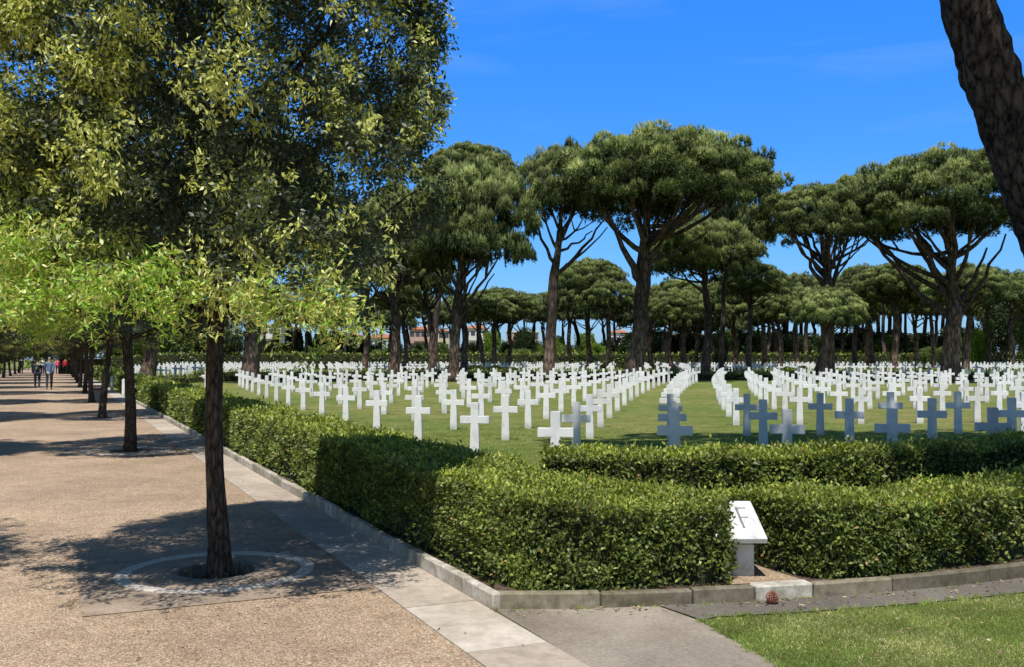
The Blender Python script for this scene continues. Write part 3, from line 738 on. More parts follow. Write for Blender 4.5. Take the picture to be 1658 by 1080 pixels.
    V, Fc = leaves(Cb, D, rng.uniform(0.035, 0.065, len(ci)), 0.013, 0.4)
    parts.append((V, Fc, rng.uniform(0.60, 0.78, len(ci))))
    V, Fc, t = merge(parts)
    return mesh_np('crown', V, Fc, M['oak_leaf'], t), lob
def oak_trunk(seed, lob, r=0.067, lean=(0, 0)):
    random.seed(seed); b = MB()
    hs = [-0.14, 0.0, 0.08, 0.25, 0.6, 1.0, 1.4, 1.8, 2.15, 2.6, 3.2, 4.2, 5.4]
    rs = [2.1, 1.6, 1.32, 1.13, 1.02, 0.97, 0.93, 0.95, 1.02, 0.8, 0.62, 0.4, 0.15]
    pts = [(0.03 * math.sin(h * 1.9 + seed) + lean[0] * h, 0.03 * math.cos(h * 1.4 + seed) + lean[1] * h, h) for h in hs]
    b.tube(catmull3(pts, 6), lin(rs, 6, r), 28, 0.20, seed, plates=0.07)
    idx = list(range(len(lob))); random.shuffle(idx)
    for i in idx[:30]:
        tgt = Vector(lob[i]); h0 = min(max(2.0, tgt.z - 1.0 - random.random() * 0.8), 4.6)
        p0 = Vector((0.03 * math.sin(h0 * 1.9 + seed) + lean[0] * h0, 0.03 * math.cos(h0 * 1.4 + seed), h0))
        L = (tgt - p0).length
        p = curve_pts(p0, tgt, 6, (0, 0, -0.1 * L + 0.05), 0.03)
        b.tube(p, [0.024 - 0.0035 * k for k in range(6)], 6, 0, i, False)
    return b.mesh('trunk', M['bark_oak'], True)
c1, l1 = oak_crown(3, True); c2, l2 = oak_crown(8, False, 0.55)
t1 = oak_trunk(2, l1); t2 = oak_trunk(9, l2, 0.066); t3 = oak_trunk(14, l2, 0.06, (-0.05, 0.01))
def oak(x, y, crown, trunk, rz, s, label):
    r = empty('oak_tree', (x, y, 0.0), rz); r.scale = s
    obj('trunk', trunk, r); obj('crown', crown, r)
    tag(r, label, 'tree', 'clipped oaks lining the gravel path'); return r
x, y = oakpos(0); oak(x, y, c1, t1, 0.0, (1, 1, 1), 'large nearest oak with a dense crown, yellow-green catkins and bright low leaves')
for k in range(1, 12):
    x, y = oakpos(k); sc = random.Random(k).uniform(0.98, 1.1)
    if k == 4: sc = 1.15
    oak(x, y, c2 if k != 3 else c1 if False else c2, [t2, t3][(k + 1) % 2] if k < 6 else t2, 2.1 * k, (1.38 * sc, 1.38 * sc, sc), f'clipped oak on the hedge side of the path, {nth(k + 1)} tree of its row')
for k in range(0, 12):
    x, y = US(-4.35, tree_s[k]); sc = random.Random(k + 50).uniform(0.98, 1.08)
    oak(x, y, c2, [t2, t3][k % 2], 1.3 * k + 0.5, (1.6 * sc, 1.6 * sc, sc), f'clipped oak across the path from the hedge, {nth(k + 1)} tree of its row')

# ------------------------------------------------------------------ pines
R0, H0 = 6.5, 5.0
def pine_crown(seed, thick=1.0, npuff=230, ntuft=74, nb=8, bl=0.25, bw=0.05):
    global rng
    rng = np.random.default_rng(seed)
    k = np.arange(npuff); rho = np.sqrt((k + 0.5) / npuff); an = k * 2.39996 + rng.normal(0, 0.25, npuff)
    rho = np.clip(rho + rng.normal(0, 0.03, npuff), 0, 0.98)
    edge = 1 + 0.10 * np.sin(3 * an + seed) + 0.07 * np.sin(5 * an + 2 * seed)
    R = R0 * 0.90 * edge
    z = H0 * (0.30 + 0.60 * np.sqrt(np.clip(1 - rho ** 2 * 0.93, 0, 1))) + rng.normal(0, 0.18, npuff)
    P = np.stack([R * rho * np.cos(an), R * rho * np.sin(an), z], 1)
    # a second, lower layer near the rim
    m = int(npuff * 0.7); rho2 = rng.uniform(0.25, 0.96, m); an2 = rng.random(m) * 2 * np.pi
    P2 = np.stack([R0 * 0.88 * rho2 * np.cos(an2), R0 * 0.88 * rho2 * np.sin(an2), H0 * (0.12 + 0.45 * np.sqrt(1 - rho2 ** 2 * 0.9)) * thick], 1)
    P = np.concatenate([P, P2]); npf = len(P); pr = rng.uniform(0.38, 0.86, npf); P = P + rng.normal(size=P.shape) * np.array([0.22, 0.22, 0.16])
    pi = np.repeat(np.arange(npf), ntuft)
    d = rng.normal(size=(len(pi), 3)); d[:, 2] = np.abs(d[:, 2]) * 1.0 - 0.25; d = unit(d)
    T = P[pi] + d * pr[pi][:, None] * np.array([1, 1, 0.72]) * rng.uniform(0.72, 1.0, len(pi))[:, None]
    ti = np.repeat(np.arange(len(T)), nb)
    D = d[ti] * 0.9 + rng.normal(size=(len(ti), 3)) * 0.55 + np.array([0, 0, 0.35])
    V, Fc = blades(T[ti], D, rng.uniform(0.7, 1.2, len(ti)) * bl, bw)
    ptone = rng.uniform(-0.2, 0.16, npf)
    t = np.clip(0.30 + 0.52 * d[ti][:, 2] + ptone[pi][ti] + rng.normal(0, 0.12, len(ti)) - np.where(pi[ti] >= npuff, 0.12, 0), 0, 1)  # tuft tops tinted as lit, undersides and lower layer as shaded
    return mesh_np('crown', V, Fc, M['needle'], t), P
PV = [pine_crown(21), pine_crown(22, 1.0), pine_crown(23, 0.8), pine_crown(24, 0.9, 190)]
FV = [pine_crown(31, 0.9, 130, 50, 6, 0.42, 0.10), pine_crown(32, 0.8, 110, 50, 6, 0.42, 0.10), pine_crown(33, 1, 120, 50, 6, 0.42, 0.10)]
def slot_mat(o, m):
    o.material_slots[0].link = 'OBJECT'; o.material_slots[0].material = m
def pine(label, px, z, w, x0, x1, ytop, ybot, fork, var=0, far=False, group='umbrella pines standing among the crosses', stems=None, nl=9, depth=1.0, mat=None, seed=None):
    seed = seed if seed is not None else int(px) * 7 + int(z); rn = random.Random(seed)
    bx, g = PX(px, z), G(PX(px, z), z)
    root = empty('umbrella_pine', (bx, z, g)); tag(root, label, 'pine tree', group)
    cx = PX((x0 + x1) / 2, z) - bx; ax = (x1 - x0) / 2 * z / F
    zt, zb = PH(ytop, z) - g, PH(ybot, z) - g
    me, P = (FV if far else PV)[var % (3 if far else 4)]
    rz = rn.uniform(0, 6.28)
    c = obj('crown', me, root); sx = ax / (R0 * 0.98); sz_ = (zt - zb) / H0 * 0.98
    c.location = (cx, 0, zb - 0.02 * (zt - zb)); c.rotation_euler = (0, 0, rz); c.scale = (sx, sx * depth, sz_)
    if mat: slot_mat(c, mat)
    Mx = Matrix.Translation(c.location) @ Matrix.Rotation(rz, 4, 'Z') @ Matrix.Diagonal((sx, sx * depth, sz_, 1))
    b = MB(); r = 0.92 * w / 2 * z / F; hf = PH(fork, z) - g
    seg = 7 if far else 12
    top = Vector((cx * 0.75, 0, zb + (zt - zb) * 0.55))
    base = Vector((0, 0, -0.1)); fk = Vector((cx * 0.22 + rn.uniform(-0.3, 0.3), rn.uniform(-0.3, 0.3), hf))
    n1 = 7; pts = curve_pts(base, fk, n1, (rn.uniform(-0.2, 0.2), 0, 0), 0.05)
    pts[1] = Vector((0, 0, 0.5))
    pts += curve_pts(fk, top, 5, (rn.uniform(-0.3, 0.3), 0, 0.1), 0.05)[1:]
    rad = [r * 1.25, r * 1.0, r * 0.9, r * 0.84, r * 0.8, r * 0.78, r * 0.76, r * 0.5, r * 0.38, r * 0.26, r * 0.12]
    b.tube(pts, rad, seg, 0.12, seed % 97)
    # limbs rise steeply and spread under the crown
    order = sorted(range(len(P)), key=lambda i: rn.random())[:nl]
    for q, i in enumerate(order):
        tgt = Mx @ Vector((P[i][0] * .9, P[i][1] * .9, P[i][2] * 0.85))
        f = rn.uniform(0.0, 0.55); p0 = fk.lerp(top, f) if f > 0.02 else fk
        L = (tgt - p0).length; r0 = min(r * (0.36 - 0.2 * f), 0.03 * L + 0.03)
        mid = Vector((0, 0, -0.10 * L))
        lp = curve_pts(p0, tgt, 7, mid, 0.04 * L / 3)
        b.tube(lp, [r0 * (1 - 0.11 * k) for k in range(7)], max(5, seg - 5), 0.1, q, False)
        if not far:       # twigs near the end
            for e in range(2):
                j = min(range(len(P)), key=lambda m_: ((Mx @ Vector(P[m_])) - tgt).length + rn.uniform(0, 2.5))
                t2_ = Mx @ Vector(P[j]); b.tube(curve_pts(lp[4], t2_, 4, (0, 0, -0.1), 0.05), [r0 * 0.5, r0 * 0.4, r0 * 0.3, r0 * 0.15], 5, 0, q, False)
    if stems:
        for (sx_, sy_, fr, rr) in stems:      # named big limbs, end given in picture units at the tree's distance
            p0 = pts[int(fr)] if fr >= 1 else base.lerp(fk, fr)
            tgt = Vector((PX(sx_, z) - bx, rn.uniform(-1, 1), PH(sy_, z) - g)); L = (tgt - p0).length
            b.tube(curve_pts(p0, tgt, 8, (0, 0, -0.06 * L), 0.08), [r * rr * 0.8 * (1 - 0.1 * k) for k in range(8)], 9, 0.1, 3, False)
    obj('trunk', b.mesh('trunk', M['bark_pine'], True), root)
    return root
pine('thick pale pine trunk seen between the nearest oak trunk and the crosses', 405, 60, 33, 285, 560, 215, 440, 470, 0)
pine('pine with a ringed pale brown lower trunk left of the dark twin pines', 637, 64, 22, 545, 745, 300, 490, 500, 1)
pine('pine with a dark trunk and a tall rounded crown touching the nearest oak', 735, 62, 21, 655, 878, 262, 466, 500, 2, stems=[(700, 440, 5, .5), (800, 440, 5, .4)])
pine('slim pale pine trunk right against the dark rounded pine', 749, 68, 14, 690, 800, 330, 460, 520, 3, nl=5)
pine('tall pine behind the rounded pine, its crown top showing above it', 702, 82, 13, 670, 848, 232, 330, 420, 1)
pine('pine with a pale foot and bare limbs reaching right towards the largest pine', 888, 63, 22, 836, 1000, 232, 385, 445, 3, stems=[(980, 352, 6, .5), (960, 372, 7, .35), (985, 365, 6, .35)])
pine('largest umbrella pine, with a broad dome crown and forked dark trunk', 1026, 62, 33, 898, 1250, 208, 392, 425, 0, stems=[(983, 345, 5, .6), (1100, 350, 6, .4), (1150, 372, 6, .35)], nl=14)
pine('pine with a lower olive crown tucked under the right side of the largest pine', 1142, 72, 17, 1042, 1240, 352, 480, 480, 1, depth=.9)
pine('dark pine whose drooping crown hangs beyond the right side of the largest pine', 1168, 78, 10, 1112, 1268, 236, 440, 450, 2, nl=5)
pine('slender pine with a small dark crown left of the twin-stemmed pine', 1211, 84, 12, 1160, 1280, 424, 492, 500, 2)
pine('twin-stemmed pine whose dark stems spread into a wide flat crown', 1340, 62, 25, 1222, 1432, 300, 414, 470, 3, stems=[(1290, 395, 6, .55), (1365, 390, 7, .45), (1400, 400, 7, .3)], nl=12)
pine('pine with pale forked stem whose crown fills the gap before the right-hand big pine', 1322, 66, 12, 1330, 1490, 275, 385, 470, 0, nl=6)
pine('short bushy pine with a bright low crown in front of the twin-stemmed pine', 1334, 60, 11, 1283, 1406, 465, 548, 545, 1, depth=.8)
pine('big pine with a thick grey trunk and a long limb leaning left', 1540, 60, 35, 1378, 1700, 243, 412, 500, 2, stems=[(1425, 385, 5, .5), (1600, 400, 6, .4), (1490, 380, 6, .35), (1620, 380, 5, .35)], nl=14)
pine('pale straight pine trunk left of the dark forked pine', 1415, 92, 11, 1352, 1448, 428, 490, 500, 0, nl=6)
pine('dark forked pine in the middle distance left of the thick grey trunk', 1447, 88, 14, 1385, 1515, 424, 492, 500, 1)
pine('pine just right of and behind the thick grey trunk', 1562, 78, 14, 1500, 1645, 428, 505, 520, 3)
pine('pine with a mid-height crown between the two tallest trunks', 955, 95, 11, 893, 1018, 418, 488, 500, 1)
pine('broad distant pine with a pale foot right of the largest trunk', 1087, 92, 14, 1040, 1150, 470, 530, 545, 2)
pine('thin distant pine directly right of the largest trunk', 1052, 96, 10, 1020, 1100, 462, 515, 530, 0)
pine('distant pine left of the tall pine with the pale foot', 800, 98, 10, 745, 872, 466, 520, 530, 2)
pine('thick pine trunk far behind, between the second and nearest oak trunks', 240, 78, 28, 170, 330, 380, 520, 540, 1)
pine('dark pine behind the crosses right of the nearest oak', 590, 84, 13, 530, 660, 380, 500, 510, 0)
pine('dark pine between the ringed pale trunk and the dark rounded pine', 697, 74, 14, 640, 740, 400, 500, 510, 2)
pine('pine at the right edge behind the broadleaf trees', 1640, 98, 12, 1588, 1715, 440, 510, 520, 0)
mid = [(655, 'thin'), (782, 'leaning'), (822, 'forked'), (922, 'pale-footed'), (985, 'dark'), (1108, 'dark'), (1128, 'thin'), (1168, 'pale'), (1190, 'thin'), (1238, 'dark'), (1262, 'pale-footed'), (1292, 'leaning'), (1385, 'forked'), (1402, 'dark'), (1484, 'thin'), (1512, 'dark'), (1600, 'forked')]
mr = random.Random(31)
for q, (p_, kd) in enumerate(mid):
    z_ = mr.uniform(88, 108); yt = mr.uniform(446, 474) if p_ > 880 else mr.uniform(462, 482)
    pine(f'{kd} middle-distance pine, {nth(q + 1)} of those between the big pines and the distant belt', p_, z_, mr.uniform(8, 12), p_ - mr.uniform(44, 62), p_ + mr.uniform(40, 60), yt, yt + mr.uniform(46, 62), yt + 66, q, True, 'middle-distance pines', nl=6)
# the distant belt
bp = random.Random(5); cnt = 0
xs = []
p_ = 150
while p_ < 1700:
    xs.append(p_); p_ += (bp.uniform(9, 17) if p_ > 1030 else bp.uniform(14, 27)) if p_ > 400 else bp.uniform(30, 44)
for p_ in xs:
    cnt += 1
    z = bp.uniform(117, 150); cxo = bp.uniform(-14, 14); hw = bp.uniform(34, 50); yt = bp.uniform(468, 492) if p_ < 1250 else bp.uniform(440, 480)
    if 600 < p_ < 700: yt += 5
    if True: pine(f'distant pine in the belt behind the tall clipped hedge, {nth(cnt)} from its path end', p_, z, bp.uniform(6, 9), p_ + cxo - hw, p_ + cxo + hw, yt, yt + (bp.uniform(40, 52) if p_ < 1030 else bp.uniform(50, 66)), yt + 58, cnt, True, 'belt of distant pines behind the crosses', nl=5, mat=M['needle_haze'])

# near leaning pine at the right edge, and the one whose shade falls on the hedges
def near_pine(label, pts, rad, crown, seed):
    bx, by = pts[0][0], pts[0][1]
    root = empty('umbrella_pine', (bx, by, 0)); tag(root, label, 'pine tree')
    b = MB(); P3 = [Vector(p) - Vector((bx, by, 0)) for p in pts]
    fine, fr = [], []
    for i in range(len(P3) - 1):
        for j in range(26): fine.append(P3[i].lerp(P3[i + 1], j / 26)); fr.append(rad[i] + (rad[i + 1] - rad[i]) * j / 26)
    fine.append(P3[-1]); fr.append(rad[-1])
    # smooth the kinks
    for _ in range(30): fine = [fine[0]] + [(fine[i - 1] + fine[i] * 2 + fine[i + 1]) / 4 for i in range(1, len(fine) - 1)] + [fine[-1]]
    b.tube(fine, fr, 84, 0.10, seed, plates=0.085)
    cx, cy, cz, R, H = crown
    me, P = PV[seed % 4]; c = obj('crown', me, root); sx = R / R0
    c.location = (cx - bx, cy - by, cz); c.scale = (sx, sx, H / H0); c.rotation_euler = (0, 0, seed)
    Mx = Matrix.Translation(c.location) @ Matrix.Rotation(seed, 4, 'Z') @ Matrix.Diagonal((sx, sx, H / H0, 1))
    rn = random.Random(seed)
    for i in sorted(range(len(P)), key=lambda i: rn.random())[:16]:
        t_ = Mx @ Vector(P[i]); f = rn.uniform(0.75, 1.0); p0 = fine[int((len(fine) - 1) * f)]
        b.tube(curve_pts(p0, t_, 6, (0, 0, -0.3), 0.1), [0.14, 0.12, 0.1, 0.08, 0.06, 0.03], 7, 0.1, i, False)
    m_ = b.mesh('trunk', M['bark_pine_near'], True); o = obj('trunk', m_, root)
    return o
tr = near_pine('near pine with a thick leaning dark trunk cut by the top right corner', [(8.6, 13.5, -0.1), (8.35, 13.5, 0.7), (7.35, 13.5, 3.45), (6.80, 13.5, 4.95), (6.28, 13.5, 6.55), (5.75, 13.2, 8.6), (5.6, 12.4, 10.4)], [0.56, 0.46, 0.385, 0.365, 0.345, 0.31, 0.2], (6.2, 11.3, 9.6, 6.7, 3.6), 1)
near_pine('pine outside the frame that shades the right end of both near hedges', [(9.0, 5.2, -0.1), (8.8, 5.2, 1), (8.2, 5.3, 5), (7.6, 5.0, 9), (7.3, 4.8, 10.5)], [0.5, 0.38, 0.34, 0.28, 0.15], (7.2, 4.6, 9.6, 4.3, 3.4), 2)

# ------------------------------------------------------------------ shrubs, cypresses, broadleaf trees
def blob(seed, n=5200, lobes=26, leaf=0.085, squash=0.9):
    global rng
    rng = np.random.default_rng(seed)
    Lc = sphere_dirs(lobes) * rng.uniform(0.35, 0.72, lobes)[:, None]; Lc[:, 2] = Lc[:, 2] * 0.8 + 0.05; rr = rng.uniform(0.2, 0.38, lobes)
    i = rng.integers(0, lobes, n); d = unit(rng.normal(size=(n, 3)) + np.array([0, 0, 0.2]))
    C = Lc[i] + d * rr[i][:, None] * rng.uniform(0.6, 1.02, n)[:, None]
    V, Fc = leaves(C, d + rng.normal(size=(n, 3)) * 0.6, rng.uniform(0.6, 1.3, n) * leaf, leaf * 0.6, 0.2)
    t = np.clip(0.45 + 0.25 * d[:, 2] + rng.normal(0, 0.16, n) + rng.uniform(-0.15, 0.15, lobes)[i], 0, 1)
    V[:, 2] = V[:, 2] + 1.0
    return mesh_np('crown', V, Fc, M['shrub_mid'], t)
BL = [blob(41, 9000, 40), blob(42, 9000, 52), blob(43, 8000, 30)]
def woody(h, r, seed):
    b = MB(); rn = random.Random(seed)
    b.tube([(0, 0, -0.05), (rn.uniform(-.05, .05), 0, h * 0.5), (0, 0, h)], [r, r * 0.8, r * 0.4], 7)
    for q in range(5):
        a = rn.uniform(0, 6.28); b.tube(curve_pts((0, 0, h * 0.4), (math.cos(a) * h * .35, math.sin(a) * h * .35, h * 1.0), 4), [r * .5, r * .4, r * .3, r * .1], 5, 0, 0, False)
    return b.mesh('trunk', M['bark_oak'], True)
WD = woody(1.0, 0.06, 1)
def shrub(name, label, px, z, w, ytop, mat, group=None, ybot=None, var=None):
    bx = PX(px, z); g = G(bx, z); r = w / 2 * z / F; ht = PH(ytop, z) - g; hb = 0.0 if ybot is None else PH(ybot, z) - g
    root = empty(name, (bx, z, g)); tag(root, label, 'tree' if 'tree' in name else 'shrub', group)
    v = (int(px) % 3) if var is None else var
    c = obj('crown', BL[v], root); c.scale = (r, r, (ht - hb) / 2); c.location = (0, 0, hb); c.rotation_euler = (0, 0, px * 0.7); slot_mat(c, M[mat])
    t = obj('trunk', WD, root); k = (hb + (ht - hb) * 0.6); t.scale = (max(0.6, k * 0.5), max(0.6, k * 0.5), k)
    return root
rn = random.Random(17); k = 0
spec = [(430, 545, 'shrub_mid', 46), (500, 558, 'shrub_mid', 50), (560, 556, 'shrub_mid', 40), (605, 555, 'shrub_mid', 40), (640, 548, 'shrub_mid', 34), (680, 555, 'shrub_mid', 50), (716, 552, 'shrub_mid', 44),
        (762, 550, 'shrub_mid', 40), (795, 524, 'shrub_bright', 36), (822, 545, 'shrub_mid', 40), (850, 522, 'shrub_dark', 44), (868, 548, 'shrub_bright', 44), (905, 540, 'shrub_bright', 40), (948, 528, 'shrub_bright', 46), (985, 545, 'shrub_mid', 40),
        (1015, 548, 'shrub_mid', 44), (1050, 560, 'shrub_dark', 50), (1100, 558, 'shrub_dark', 60), (1150, 556, 'shrub_dark', 60), (1225, 562, 'shrub_dark', 60), (1262, 555, 'shrub_dark', 44), (1300, 550, 'shrub_mid', 46), (1330, 556, 'shrub_dark', 40),
        (1365, 560, 'shrub_mid', 60), (1400, 556, 'shrub_mid', 50), (1440, 530, 'shrub_dark', 70), (1472, 556, 'shrub_mid', 50), (1505, 545, 'shrub_mid', 60), (1545, 560, 'shrub_mid', 50)]
spec += [(1045, 540, 'shrub_dark', 70), (1085, 545, 'shrub_mid', 60), (1125, 538, 'shrub_dark', 70), (1200, 540, 'shrub_dark', 70), (1245, 548, 'shrub_mid', 60), (1285, 538, 'shrub_dark', 70), (1320, 548, 'shrub_mid', 60), (1420, 545, 'shrub_mid', 70), (1460, 535, 'shrub_mid', 80), (1490, 540, 'shrub_dark', 80), (1530, 538, 'shrub_dark', 80), (1560, 545, 'shrub_mid', 70),
         (455, 552, 'shrub_mid', 60), (530, 555, 'shrub_mid', 60), (585, 558, 'shrub_dark', 50), (625, 560, 'shrub_mid', 60), (660, 560, 'shrub_mid', 50), (700, 562, 'shrub_mid', 60), (740, 560, 'shrub_mid', 60), (780, 556, 'shrub_mid', 60), (840, 560, 'shrub_mid', 60), (890, 558, 'shrub_mid', 60), (925, 555, 'shrub_mid', 60), (965, 552, 'shrub_bright', 50), (1000, 556, 'shrub_mid', 60)]
spec += [(x_, 520 + (x_ * 7) % 17, 'shrub_dark', 90) for x_ in range(1035, 1560, 32)]
spec.sort()
tone = {'shrub_mid': 'mid-green', 'shrub_bright': 'bright yellow-green', 'shrub_dark': 'dark shaded'}  # dark tone puts the shade under the pines into the leaf colour
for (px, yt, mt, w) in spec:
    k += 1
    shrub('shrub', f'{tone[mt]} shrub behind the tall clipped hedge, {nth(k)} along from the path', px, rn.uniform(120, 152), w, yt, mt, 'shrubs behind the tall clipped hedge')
shrub('small_tree', 'small round light-green tree between two pine trunks right of centre', 1176, 108, 46, 528, 'shrub_mid', ybot=565, var=0)
shrub('shrub', 'low shrub at the foot of the small round tree', 1166, 107, 30, 562, 'shrub_mid', var=1)
shrub('small_tree', 'bright lime-green young tree beside the dark broadleaf trees', 1580, 104, 46, 524, 'shrub_bright', var=2)
shrub('small_tree', 'lime-green sapling top against the dark broadleaf trees', 1600, 106, 22, 514, 'shrub_bright', ybot=545, var=0)
shrub('broadleaf_tree', 'dark dense broadleaf tree at the right edge behind the crosses', 1630, 110, 90, 470, 'shrub_dark', var=1)
shrub('broadleaf_tree', 'tall grey-green broadleaf tree cut by the right edge', 1672, 100, 80, 448, 'shrub_mid', var=2)
shrub('broadleaf_tree', 'rounded grey-green tree above the dark broadleaf tree', 1610, 122, 90, 436, 'shrub_mid', ybot=540, var=0)
shrub('shrub', 'low bush behind the white crosses near the right edge', 1512, 108, 60, 556, 'shrub_mid', var=0)
shrub('shrub', 'pale flowering bush at the foot of the dark forked pine', 1452, 106, 12, 574, 'shrub_bright', var=1)
for q, (px, z, w, yt, lb) in enumerate([(735, 78, 34, 591, 'wide low bush just behind the dark rounded pine'), (770, 79, 40, 589, 'low bush among the crosses right of the dark rounded pine'), (800, 80, 36, 590, 'low bush between the rounded pine and the pine with the pale foot'), (826, 78, 30, 592, 'low bush left of the pine with the pale foot'), (1275, 78, 26, 592, 'low bush left of the twin-stemmed pine'), (1300, 79, 24, 591, 'low bush at the left foot of the twin-stemmed pine'), (1160, 70, 22, 600, 'low bush behind the pine with the lower olive crown')]):
    shrub('shrub', lb, px, z, w, yt, 'shrub_dark', 'low dark bushes between the plots', var=q % 3)
# trees glimpsed under the oak crowns on the left
for q, (px, z, w, yt, yb, mt, lb) in enumerate([(190, 118, 90, 520, None, 'shrub_mid', 'leafy tree seen between the two nearest oak trunks'), (280, 116, 100, 505, None, 'shrub_mid', 'olive-green tree left of the nearest oak trunk'), (330, 120, 90, 500, None, 'shrub_dark', 'dark tree directly behind the nearest oak trunk'), (372, 112, 60, 520, None, 'shrub_dark', 'dark tree between the nearest oak trunk and the thick pale pine'), (130, 170, 90, 500, None, 'shrub_dark', 'dark tree closing the end of the path on the hedge side'), (60, 180, 110, 490, None, 'shrub_dark', 'dark tree closing the end of the gravel path'), (-10, 150, 130, 480, None, 'shrub_mid', 'green tree beyond the opposite oak row'), (240, 125, 80, 535, None, 'shrub_bright', 'light green tree behind the far thick trunk'), (100, 210, 46, 545, None, 'shrub_dark', 'dark bush closing the end of the path between the oak rows'), (70, 215, 50, 548, None, 'shrub_dark', 'low dark tree beyond the walkers at the end of the path'), (35, 190, 60, 545, None, 'shrub_mid', 'green tree beyond the walker in black'), (0, 170, 60, 548, None, 'shrub_dark', 'dark tree behind the opposite oak row near the left edge'), (-35, 160, 70, 545, None, 'shrub_mid', 'green tree at the far left beyond the opposite lawn')]):
    shrub('broadleaf_tree', lb, px, z, w, yt, mt, ybot=yb, var=q % 3)

def cypress_mesh(seed):
    global rng
    rng = np.random.default_rng(seed); n = 3600
    h = rng.random(n) ** 0.9; a = rng.random(n) * 6.283
    r = 0.5 * np.sin(np.pi * np.clip(h * 0.86 + 0.12, 0, 1)) ** 0.7 * (0.85 + 0.15 * np.sin(a * 4 + h * 14)) * rng.uniform(0.75, 1.05, n)
    C = np.stack([r * np.cos(a), r * np.sin(a), h * 5.6 + 0.1], 1)
    D = np.stack([np.cos(a) * 0.35, np.sin(a) * 0.35, np.ones(n)], 1) + rng.normal(size=(n, 3)) * 0.25
    V, Fc = leaves(C, D, rng.uniform(0.2, 0.42, n), 0.10, 0.2)
    return mesh_np('crown', V, Fc, M['cypress'], np.clip(rng.normal(0.5, 0.2, n), 0, 1))
CY = [cypress_mesh(51), cypress_mesh(52)]
k = 0
for px, yt in ((468, 522), (484, 532), (500, 538), (513, 540), (524, 528), (536, 536), (546, 534), (556, 540), (447, 534), (571, 544), (589, 546)):
    k += 1; z = 142 + (k * 7) % 11; bx = PX(px, z); g = G(bx, z); root = empty('cypress_tree', (bx, z, g))
    tag(root, f'narrow dark cypress, {["second", "third", "fourth", "fifth", "sixth", "seventh", "eighth", "ninth", "first", "tenth", "eleventh"][k - 1]} from the left in the distant clump', 'cypress', 'clump of distant cypresses')
    c = obj('crown', CY[k % 2], root); hh = (PH(yt, z) - g) / 5.9; c.scale = (1.25, 1.25, hh); c.rotation_euler = (0, 0, k)
    b = MB(); b.tube([(0, 0, -0.05), (0, 0, 0.6), (0, 0, 3)], [0.12, 0.1, 0.05], 6); obj('trunk', b.mesh('trunk', M['bark_oak']), root)

# ------------------------------------------------------------------ houses beyond the trees
def house(label, px0, px1, ytop, z, wall, roofm, floors=3, cols=4, flat_roof=False):
    x0, x1 = PX(px0, z), PX(px1, z); cx = (x0 + x1) / 2; w = x1 - x0; H = PH(ytop, z); dp = w * 0.7
    root = empty('house', (cx, z, 0)); tag(root, label, 'house', 'houses beyond the cemetery')
    rh = 0.5 if flat_roof else min(2.2, w * 0.14); wh = H - rh
    b = MB(); b.box(-w / 2, w / 2, -dp / 2, dp / 2, -0.3, wh); obj('wall', b.mesh('wall', M[wall]), root)
    b = MB()
    if flat_roof: b.box(-w / 2 - .3, w / 2 + .3, -dp / 2 - .3, dp / 2 + .3, wh + 0.003, H)
    else:
        e = 0.5; W_, D_ = w / 2 + e, dp / 2 + e; rl = max(0.5, W_ - D_ * 0.9)
        b.add([(-W_, -D_, wh + .01), (W_, -D_, wh + .01), (W_, D_, wh + .01), (-W_, D_, wh + .01), (-rl, 0, H), (rl, 0, H)], [(0, 3, 2, 1), (0, 1, 5, 4), (1, 2, 5), (2, 3, 4, 5), (3, 0, 4)])
    rf = obj('roof', b.mesh('roof', M[roofm]), root)
    if not flat_roof:
        b = MB(); b.box(w * .18, w * .18 + .6, -.3, .3, wh + rh * .4, H + .6); obj('chimney', b.mesh('chimney', M['wall_white']), rf)
    fh = wh / floors
    for f in range(floors):
        for c in range(cols):
            xx = -w / 2 + w * (c + 0.5) / cols; zz = f * fh + fh * 0.35
            b = MB(); b.box(xx - .55, xx + .55, -dp / 2 - .06, -dp / 2 + .02, zz, zz + 1.45); obj('window', b.mesh('window', M['window']), root)
    for f in range(1, floors):
        b = MB(); b.box(-w * .3, w * .3, -dp / 2 - 1.1, -dp / 2 - 0.002, f * fh - .15, f * fh); b.box(-w * .3, w * .3, -dp / 2 - 1.1, -dp / 2 - 1.0, f * fh, f * fh + .9); obj('balcony', b.mesh('balcony', M[wall]), root)
    return root
house('white apartment block with a flat grey roof right of the thick pale pine trunk', 418, 458, 524, 260, 'wall_white', 'wall_cream', 3, 4, True)
house('cream house top showing behind the leftmost cypresses', 466, 484, 526, 250, 'wall_cream', 'wall_white', 3, 2, True)
house('house with a broad orange tiled roof between dark trunks', 553, 584, 540, 230, 'wall_pink', 'roof_tile', 2, 3)
house('pale house right of the orange-roofed house', 596, 640, 542, 245, 'wall_white', 'roof_tile', 2, 4)
house('pinkish block left of the rounded pine', 664, 700, 528, 262, 'wall_pink', 'roof_tile', 3, 4)
house('cream block just left of the dark rounded pine trunk', 702, 728, 532, 272, 'wall_cream', 'roof_tile', 3, 3)
house('white house seen between thin leaning trunks right of the rounded pine', 752, 790, 526, 266, 'wall_white', 'roof_tile', 3, 4)
house('pale house left of the pine with the pale foot', 820, 872, 535, 270, 'wall_pink', 'wall_white', 3, 5, True)
house('white house glimpsed left of the largest pine trunk', 985, 1016, 534, 262, 'wall_white', 'roof_tile', 2, 3)
house('white house glimpsed right of the largest pine trunk', 1042, 1090, 536, 250, 'wall_white', 'roof_tile', 3, 4)
house('pink house behind the shaded belt of pines', 1100, 1135, 538, 240, 'wall_pink', 'roof_tile', 2, 3)
house('small pink house left of the bushy low pine', 1205, 1240, 544, 190, 'wall_pink', 'roof_tile', 2, 3)
